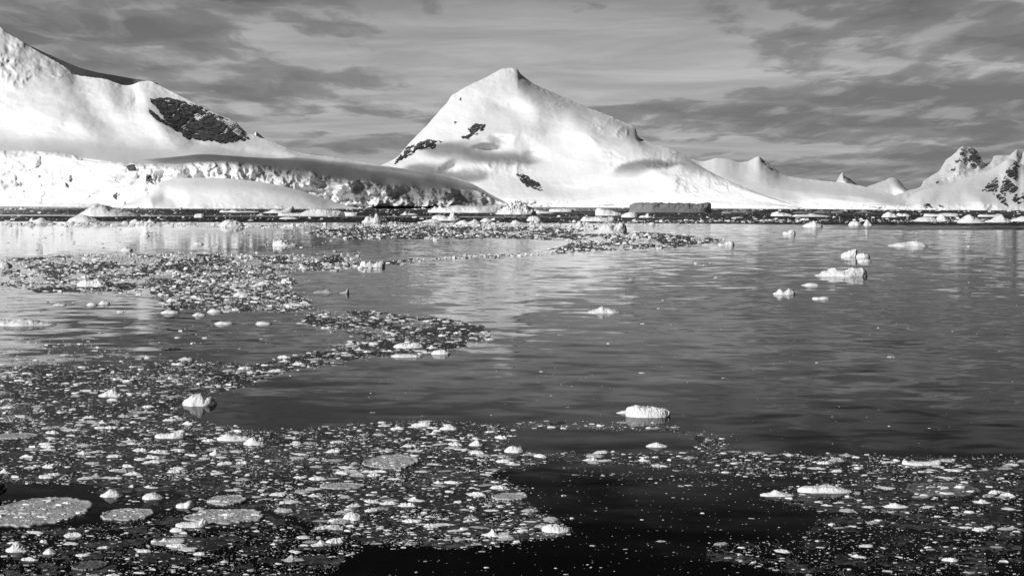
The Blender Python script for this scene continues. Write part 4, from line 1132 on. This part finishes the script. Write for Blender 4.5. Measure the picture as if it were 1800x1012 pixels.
# ---------------------------------------------------------------- brash ice
FIELDS = [  # polygon (columns, rows), pieces per 1000 square pixels, largest width in metres, share of white / grey / wet
    ([(0, 645), (90, 640), (250, 648), (420, 655), (500, 650), (480, 660), (400, 688), (318, 700), (312, 722), (372, 745), (440, 758), (520, 756), (640, 745), (760, 740), (880, 746), (905, 765), (880, 780), (945, 793), (955, 815),
      (850, 832), (930, 860), (880, 868), (955, 902), (1010, 935), (900, 955), (800, 965), (640, 955), (560, 930), (470, 885), (330, 852), (180, 856), (120, 848), (0, 850)], 90, 0.95, (.56, .29, .15)),
    ([(0, 926), (150, 926), (180, 915), (300, 925), (470, 905), (560, 935), (640, 960), (600, 990), (560, 1016), (0, 1016)], 36, 0.9, (.50, .33, .17)),
    ([(150, 860), (330, 852), (470, 885), (480, 905), (300, 925), (180, 915), (260, 895), (200, 880)], 22, 0.8, (.45, .35, .20)),
    ([(535, 550), (640, 545), (740, 556), (800, 562), (868, 580), (862, 600), (790, 617), (640, 628), (520, 650), (430, 658), (330, 652), (250, 645), (320, 630), (450, 641), (560, 617), (610, 603), (640, 590), (560, 580), (535, 566)], 88, 1.3, (.56, .28, .16)),
    ([(0, 588), (60, 594), (170, 604), (260, 620), (330, 648), (160, 646), (0, 648)], 34, 1.0, (.28, .36, .36)),
    ([(0, 455), (150, 448), (380, 446), (560, 452), (640, 441), (600, 466), (480, 478), (525, 495), (500, 506), (545, 528), (552, 542), (500, 549), (420, 546), (300, 541), (270, 520), (200, 513), (80, 516), (0, 508)], 125, 1.6, (.52, .33, .15)),
    ([(330, 470), (480, 478), (525, 495), (500, 506), (545, 528), (552, 542), (420, 546), (300, 541), (285, 500)], 50, 1.6, (.65, .25, .10)),
    ([(555, 402), (750, 393), (1000, 398), (1100, 405), (1250, 416), (1277, 424), (1180, 436), (1050, 442), (900, 451), (760, 459), (640, 472), (500, 479), (560, 465), (650, 460), (800, 452), (960, 441), (1012, 426), (900, 419), (750, 421), (600, 420), (540, 411)], 125, 2.4, (.54, .32, .14)),
    ([(0, 390), (300, 392), (560, 393), (800, 391), (1000, 391), (1000, 399), (560, 401), (0, 397)], 150, 5.0, (.55, .40, .05)),
    ([(1000, 389), (1250, 386), (1500, 386), (1800, 385), (1800, 391), (1500, 390.5), (1300, 391), (1100, 398), (1000, 399)], 120, 5.0, (.55, .40, .05)),
    ([(400, 396), (560, 396), (620, 410), (560, 440), (420, 430)], 14, 2.0, (.3, .4, .3)), ([(0, 398), (420, 398), (420, 446), (0, 450)], 2.6, 1.2, (.1, .4, .5)),
    ([(940, 801), (1000, 795), (1140, 797), (1290, 792), (1450, 799), (1800, 806), (1800, 850), (1600, 846), (1480, 840), (1300, 836), (1100, 816), (1000, 812)], 64, 1.05, (.55, .28, .17)),
    ([(1480, 838), (1800, 846), (1800, 940), (1680, 930), (1560, 905), (1430, 900), (1330, 870)], 48, 0.9, (.50, .32, .18)),
    ([(980, 820), (1110, 828), (1240, 838), (1420, 850), (1340, 862), (1180, 852), (1000, 838)], 14, 0.8, (.3, .4, .3)),
    ([(930, 739), (1100, 741), (1200, 748), (1180, 757), (1000, 753), (900, 752)], 44, 1.0, (.52, .30, .18)), ([(1180, 752), (1270, 768), (1300, 790), (1240, 796), (1220, 772)], 30, 0.7, (.5, .3, .2)),
    ([(1440, 905), (1800, 930), (1800, 1012), (1420, 1012), (1240, 985), (1240, 955), (1400, 950)], 24, 0.7, (.42, .35, .23)),
    ([(0, 515), (270, 520), (300, 545), (90, 590), (0, 590)], 1.2, 0.9, (.5, .3, .2)), ([(90, 575), (540, 560), (540, 610), (300, 625), (100, 600)], 4, 0.9, (.3, .35, .35)),
    ([(0, 363), (250, 365), (560, 368), (900, 367), (1100, 367), (1100, 369.5), (560, 370.5), (0, 366)], 70, 9.0, (.6, .35, .05)), ([(1250, 368), (1800, 371), (1800, 373), (1250, 370)], 70, 9.0, (.6, .35, .05)),
    ([(0, 366), (1100, 370), (1100, 388), (0, 388)], 14, 6.0, (.6, .35, .05)), ([(1100, 374), (1800, 371), (1800, 386), (1100, 388)], 14, 8.0, (.6, .35, .05)),
    ([(1000, 440), (1800, 400), (1800, 800), (1300, 780), (900, 700)], 0.28, 1.0, (.5, .3, .2)), ([(840, 830), (1000, 840), (1420, 880), (1420, 1012), (600, 1012), (960, 930)], 2.2, 0.5, (.4, .35, .25)), ([(480, 660), (1000, 640), (1200, 740), (560, 740)], 0.3, 0.6, (.5, .3, .2))]

pc = {k: [] for k in ('px', 'py', 'w', 'tone')}
for fi, (poly, dens, cap, mixw) in enumerate(FIELDS):
    q = np.array(poly, float)
    x0, y0 = q.min(0); x1, y1 = q.max(0)
    n = int((x1 - x0) * (y1 - y0) * dens * 2.7 / 1000)
    x = rng.uniform(x0, x1, n); y = rng.uniform(y0, y1, n)
    jx = 18 * fbm(x / 40, y / 14, fi, 3); jy = 5 * fbm(x / 40, y / 14, fi + 50, 3)
    far_f = 1.0 if y1 > 500 else 0.25
    ok = in_poly(poly, x + jx + rng.normal(0, 9, n) * far_f, y + jy + rng.normal(0, 2.6, n) * far_f)
    clump = 0.55 + 1.1 * fbm(x / 46 + fi, y / 15, 2.2, 4, 0.6)
    ok &= rng.uniform(0, 1, n) < np.clip(clump + 0.25, 0.12, 1)
    x, y = x[ok], y[ok]
    m = len(x)
    X, Y = water_pts(x, y)
    s = Y / FPX
    wp = np.minimum(1.75 * (1 - rng.uniform(0, 1, m)) ** (-1 / 1.95), cap / s)
    wp = np.maximum(wp, 1.5)
    tn = rng.choice(3, m, p=mixw)
    tn = np.where((wp > 9) & (tn == 2), rng.choice(2, m), tn)
    pc['px'].append(x); pc['py'].append(y); pc['w'].append(wp); pc['tone'].append(tn)
pc = {k: np.concatenate(v) for k, v in pc.items()}
# keep the named ice clear of loose pieces
keep = np.ones(len(pc['px']), bool)
HAND = [o for o in COL.objects if o.get('category') in ('iceberg', 'ice floe')]
for o in HAND:
    me = o.data
    co = np.empty(len(me.vertices) * 3, np.float32); me.vertices.foreach_get('co', co)
    co = co.reshape(-1, 3)
    X, Y = water_pts(pc['px'], pc['py'])
    X, Y = X - o.location.x, Y - o.location.y
    cx, cy = (co[:, 0].min() + co[:, 0].max()) / 2, (co[:, 1].min() + co[:, 1].max()) / 2
    hx, hy = np.ptp(co[:, 0]) / 2, np.ptp(co[:, 1]) / 2
    r = pc['w'] * (Y + o.location.y) / FPX * 0.4
    keep &= ((X - cx) / (hx + r)) ** 2 + ((Y - cy) / (hy + r)) ** 2 > 1
pc = {k: v[keep] for k, v in pc.items()}
order = np.argsort(-pc['w'] * np.where(pc['px'] > 1795, 0.01, 1) * np.where(pc['py'] > 1000, 0.01, 1))
big_i, rest = order[:300], order[300:]
MATS3 = [M_ICE_W, M_ICE_G, M_ICE_D]

# --- individual pieces: a few dozen shapes shared between them
KINDS = ('flat', 'lumpy', 'peaked', 'ridged')


def piece_mesh(kind, seed):
    nr, na = 9, 26
    r = np.array([0, .2, .38, .54, .68, .8, .9, 1.0, 1.02]); a = np.linspace(0, 2 * math.pi, na, endpoint=False)
    R, A = np.meshgrid(r, a, indexing='ij')
    out = 1 + 0.75 * fbm(np.cos(A) * 1.4 + seed, np.sin(A) * 1.4, seed, 5, 0.7)
    x, y = 0.5 * R * out * np.cos(A), 0.30 * R * out * np.sin(A)
    x = x + 0.03 * fbm(x * 9, y * 9, seed + 3, 3); y = y + 0.03 * fbm(x * 9 + 4, y * 9, seed + 6, 3)
    b = fbm(x * 7 + seed, y * 7, seed, 4, 0.75)
    c = np.maximum(ridged(x * 5 + seed, y * 5, seed + 2, 3, 0.6), 0)
    rim = 1 - R ** 6
    if kind == 0:
        z = 0.07 * rim + 0.10 * np.maximum(b, -0.3) * rim
    elif kind == 1:
        z = 0.10 * rim + (0.22 * np.maximum(b, -0.1) + 0.14 * c) * rim
    elif kind == 2:
        ox, oy = 0.15 * math.sin(seed * 7), 0.05 * math.cos(seed * 5)
        d = np.hypot(x - ox, (y - oy) * 1.3)
        z = 0.07 * rim + 0.24 * np.exp(-(d / 0.17) ** 2) * (0.6 + c) + 0.14 * b * rim
    else:
        z = 0.07 * rim + 0.20 * np.exp(-((y + 0.04 + 0.1 * b) / 0.10) ** 2) * (1 - (2 * x) ** 2).clip(0) * (0.5 + c) + 0.12 * b * rim
    z = np.maximum(z, 0.008)
    z[-2] = 0.0; z[-1] = -0.12
    V = np.stack((x, y, z), -1)
    i = np.arange(nr * na).reshape(nr, na); j = np.roll(i, -1, 1)
    F = np.stack((i[1:-1], i[2:], j[2:], j[1:-1]), -1).reshape(-1, 4)
    T = np.stack((np.full(na, 0), i[1], j[1]), -1)
    return mesh_from('brash_piece', V.reshape(-1, 3), [F, T], False)


SHAPES = {}
for kd in range(4):
    for tn in range(3):
        for v in range(5):
            me = piece_mesh(kd, 1.7 * kd + 5.3 * v + 0.9 * tn)
            me.materials.append(MATS3[tn])
            SHAPES[kd, tn, v] = me
TONE = ('white', 'pale grey', 'dark wet')
ORD = ('', 'second ', 'third ', 'fourth ', 'fifth ', 'sixth ', 'seventh ', 'eighth ', 'ninth ', 'tenth ')
REFS_A = np.array([(r[0], r[1]) for r in REFS])
info = []
for i in big_i:
    x, y, w, tn = pc['px'][i], pc['py'][i], pc['w'][i], int(pc['tone'][i])
    kd = int(rng.choice(4, p=(.34, .36, .12, .18)))
    dx, dy = x - REFS_A[:, 0], (y - REFS_A[:, 1]) * 2.0
    j = int(np.argmin(np.hypot(dx, dy)))
    if abs(dx[j]) > abs(dy[j]):
        way = 'left of' if dx[j] < 0 else 'right of'
    else:
        way = 'above' if dy[j] < 0 else 'below'
    info.append((i, kd, tn, j, way, math.hypot(dx[j], dy[j])))
info.sort(key=lambda q: q[5])
seen = {}
for i, kd, tn, j, way, dist in info:
    key = (kd, tn, j, way)
    k = seen.get(key, 0); seen[key] = k + 1
    nth = (ORD[k] if k < len(ORD) else 'far ') + ('nearest ' if k else 'nearest ')
    X, Y = water_pt(pc['px'][i], pc['py'][i])
    wm = pc['w'][i] * Y / FPX
    o = bpy.data.objects.new('brash_ice', SHAPES[kd, tn, int(rng.integers(5))])
    COL.objects.link(o)
    o.location = (X, Y + 0.2 * wm, 0)
    o.rotation_euler = (0, 0, float(rng.normal(0, 0.35)) + (math.pi if rng.random() < .5 else 0))
    o.scale = (wm, wm * float(rng.uniform(.8, 1.3)), wm * float(rng.uniform(.32, .75)) * (1 + 0.1 * float(sstep(580, 430, pc['py'][i]))))
    tag(o, f'{nth}{KINDS[kd]} {TONE[tn]} brash ice piece {way} {REFS[j][2]}', 'brash ice', 'brash ice pieces in the drift')

# --- all the smaller bits as one mass
# bits frozen onto the slush pans
PANS = [(60, 900, 80, 22), (218, 905, 42, 8), (393, 908, 62, 10), (395, 880, 30, 7), (687, 812, 46, 10), (1666, 860, 55, 9)]
extra = {k: [] for k in ('px', 'py', 'w', 'tone')}
for cx, cy, rx, ry in PANS:
    n = int(rx * ry * 0.10)
    a, r = rng.uniform(0, 6.28, n), np.sqrt(rng.uniform(0, 1, n)) * 1.02
    extra['px'].append(cx + rx * r * np.cos(a)); extra['py'].append(cy + ry * r * np.sin(a))
    extra['w'].append(np.minimum(3.0 * (1 - rng.uniform(0, 1, n)) ** (-1 / 1.5), 26)); extra['tone'].append(rng.choice(2, n, p=(.65, .35)))
n0 = len(pc['px'])
for k in pc:
    pc[k] = np.concatenate([pc[k]] + extra[k])
rest = np.concatenate((rest, np.arange(n0, len(pc['px']))))


def brash_mass(idx):
    n = len(idx)
    K = 7
    x, y, wp, tn = pc['px'][idx], pc['py'][idx], pc['w'][idx], pc['tone'][idx]
    X, Y = water_pts(x, y)
    w = wp * Y / FPX
    a0 = rng.uniform(0, 6.28, n)
    ang = a0[:, None] + (np.arange(K) + rng.uniform(-.3, .3, (n, K))) * 2 * math.pi / K
    rad = rng.uniform(.5, 1.2, (n, K)) * 0.5
    asp = rng.uniform(.4, .8, n)
    ry = 0.5 * asp[:, None]
    h = w * rng.uniform(.05, .17, n) * np.where(tn == 2, .35, np.where(tn == 1, .7, 1.0))
    h = h * (1 + 0.9 * sstep(580, 430, y))
    cx, sy = np.cos(ang) * rad, np.sin(ang) * rad * asp[:, None]
    low = np.stack((cx * w[:, None], sy * w[:, None], -0.3 * h[:, None] * np.ones((n, K))), -1)
    sh = rng.uniform(.55, .9, (n, K))
    up = np.stack((cx * sh * w[:, None], sy * sh * w[:, None], h[:, None] * rng.uniform(.45, 1.05, (n, K))), -1)
    top = np.stack((rng.uniform(-.12, .12, n) * w, rng.uniform(-.1, .1, n) * w, h * rng.uniform(.8, 1.35, n)), -1)[:, None]
    V = np.concatenate((low, up, top), 1) + np.stack((X, Y, np.where(idx >= n0, 0.06, 0.0)), -1)[:, None]
    i = np.arange(K); j = (i + 1) % K
    q = np.stack((i, j, K + j, K + i), -1)
    t = np.stack((K + i, K + j, np.full(K, 2 * K)), -1)
    off = (np.arange(n) * (2 * K + 1))[:, None, None]
    Q, T = (q[None] + off).reshape(-1, 4), (t[None] + off).reshape(-1, 3)
    mi = np.concatenate((np.repeat(tn, K), np.repeat(tn, K)))
    me = mesh_from('brash_ice_bits', V.reshape(-1, 3), [Q, T], False, mi)
    o = link('brash_ice_bits', me, MATS3)
    tag(o, 'countless small bits of brash ice drifting in long bands', None, None, 'stuff')


brash_mass(rest)


# --- wet film of crushed ice that fills the drift between the pieces
def slush_film():
    xs = np.arange(-6, 1808, 2.0); ys = np.concatenate((np.arange(398, 560, 0.8), np.arange(560, 1016, 1.6)))
    M = np.zeros((len(ys), len(xs)), bool)
    XX, YY = np.meshgrid(xs, ys)
    for fi, (poly, dens, cap, mixw) in enumerate(FIELDS):
        if dens < 20 or cap > 4 or dens == 34 and poly[0][1] < 700:
            continue
        q = np.array(poly, float)
        i0, i1 = np.searchsorted(xs, (q[:, 0].min() - 20, q[:, 0].max() + 20)); j0, j1 = np.searchsorted(ys, (q[:, 1].min() - 6, q[:, 1].max() + 6))
        X, Y = XX[j0:j1, i0:i1], YY[j0:j1, i0:i1]
        jx = 18 * fbm(X / 40, Y / 14, fi, 3); jy = 5 * fbm(X / 40, Y / 14, fi + 50, 3)
        hole = fbm(X / 60 + fi, Y / 14, 7.7, 3, 0.6) + 0.5 * fbm(X / 12, Y / 2.5, 1.1, 3, 0.7)
        M[j0:j1, i0:i1] |= in_poly(poly, X + jx, Y + jy) & (hole > np.where(Y < 440, -0.3, np.where(Y < 560, -0.1, -0.2)) + (0.2 if dens < 45 else 0.0))
    wx, wy = water_pts(XX, YY)
    V = np.stack((wx, wy, np.full(XX.shape, 0.012)), -1).reshape(-1, 3)
    F = grid_faces(*XX.shape)
    F = F[M.ravel()[F].all(1)]
    used, inv = np.unique(F, return_inverse=True)
    o = link('slush_film', mesh_from('slush_film', V[used], inv.reshape(F.shape), True), M_FILM)
    tag(o, 'dark wet film of crushed ice between the drifting pieces', None, None, 'stuff')


slush_film()
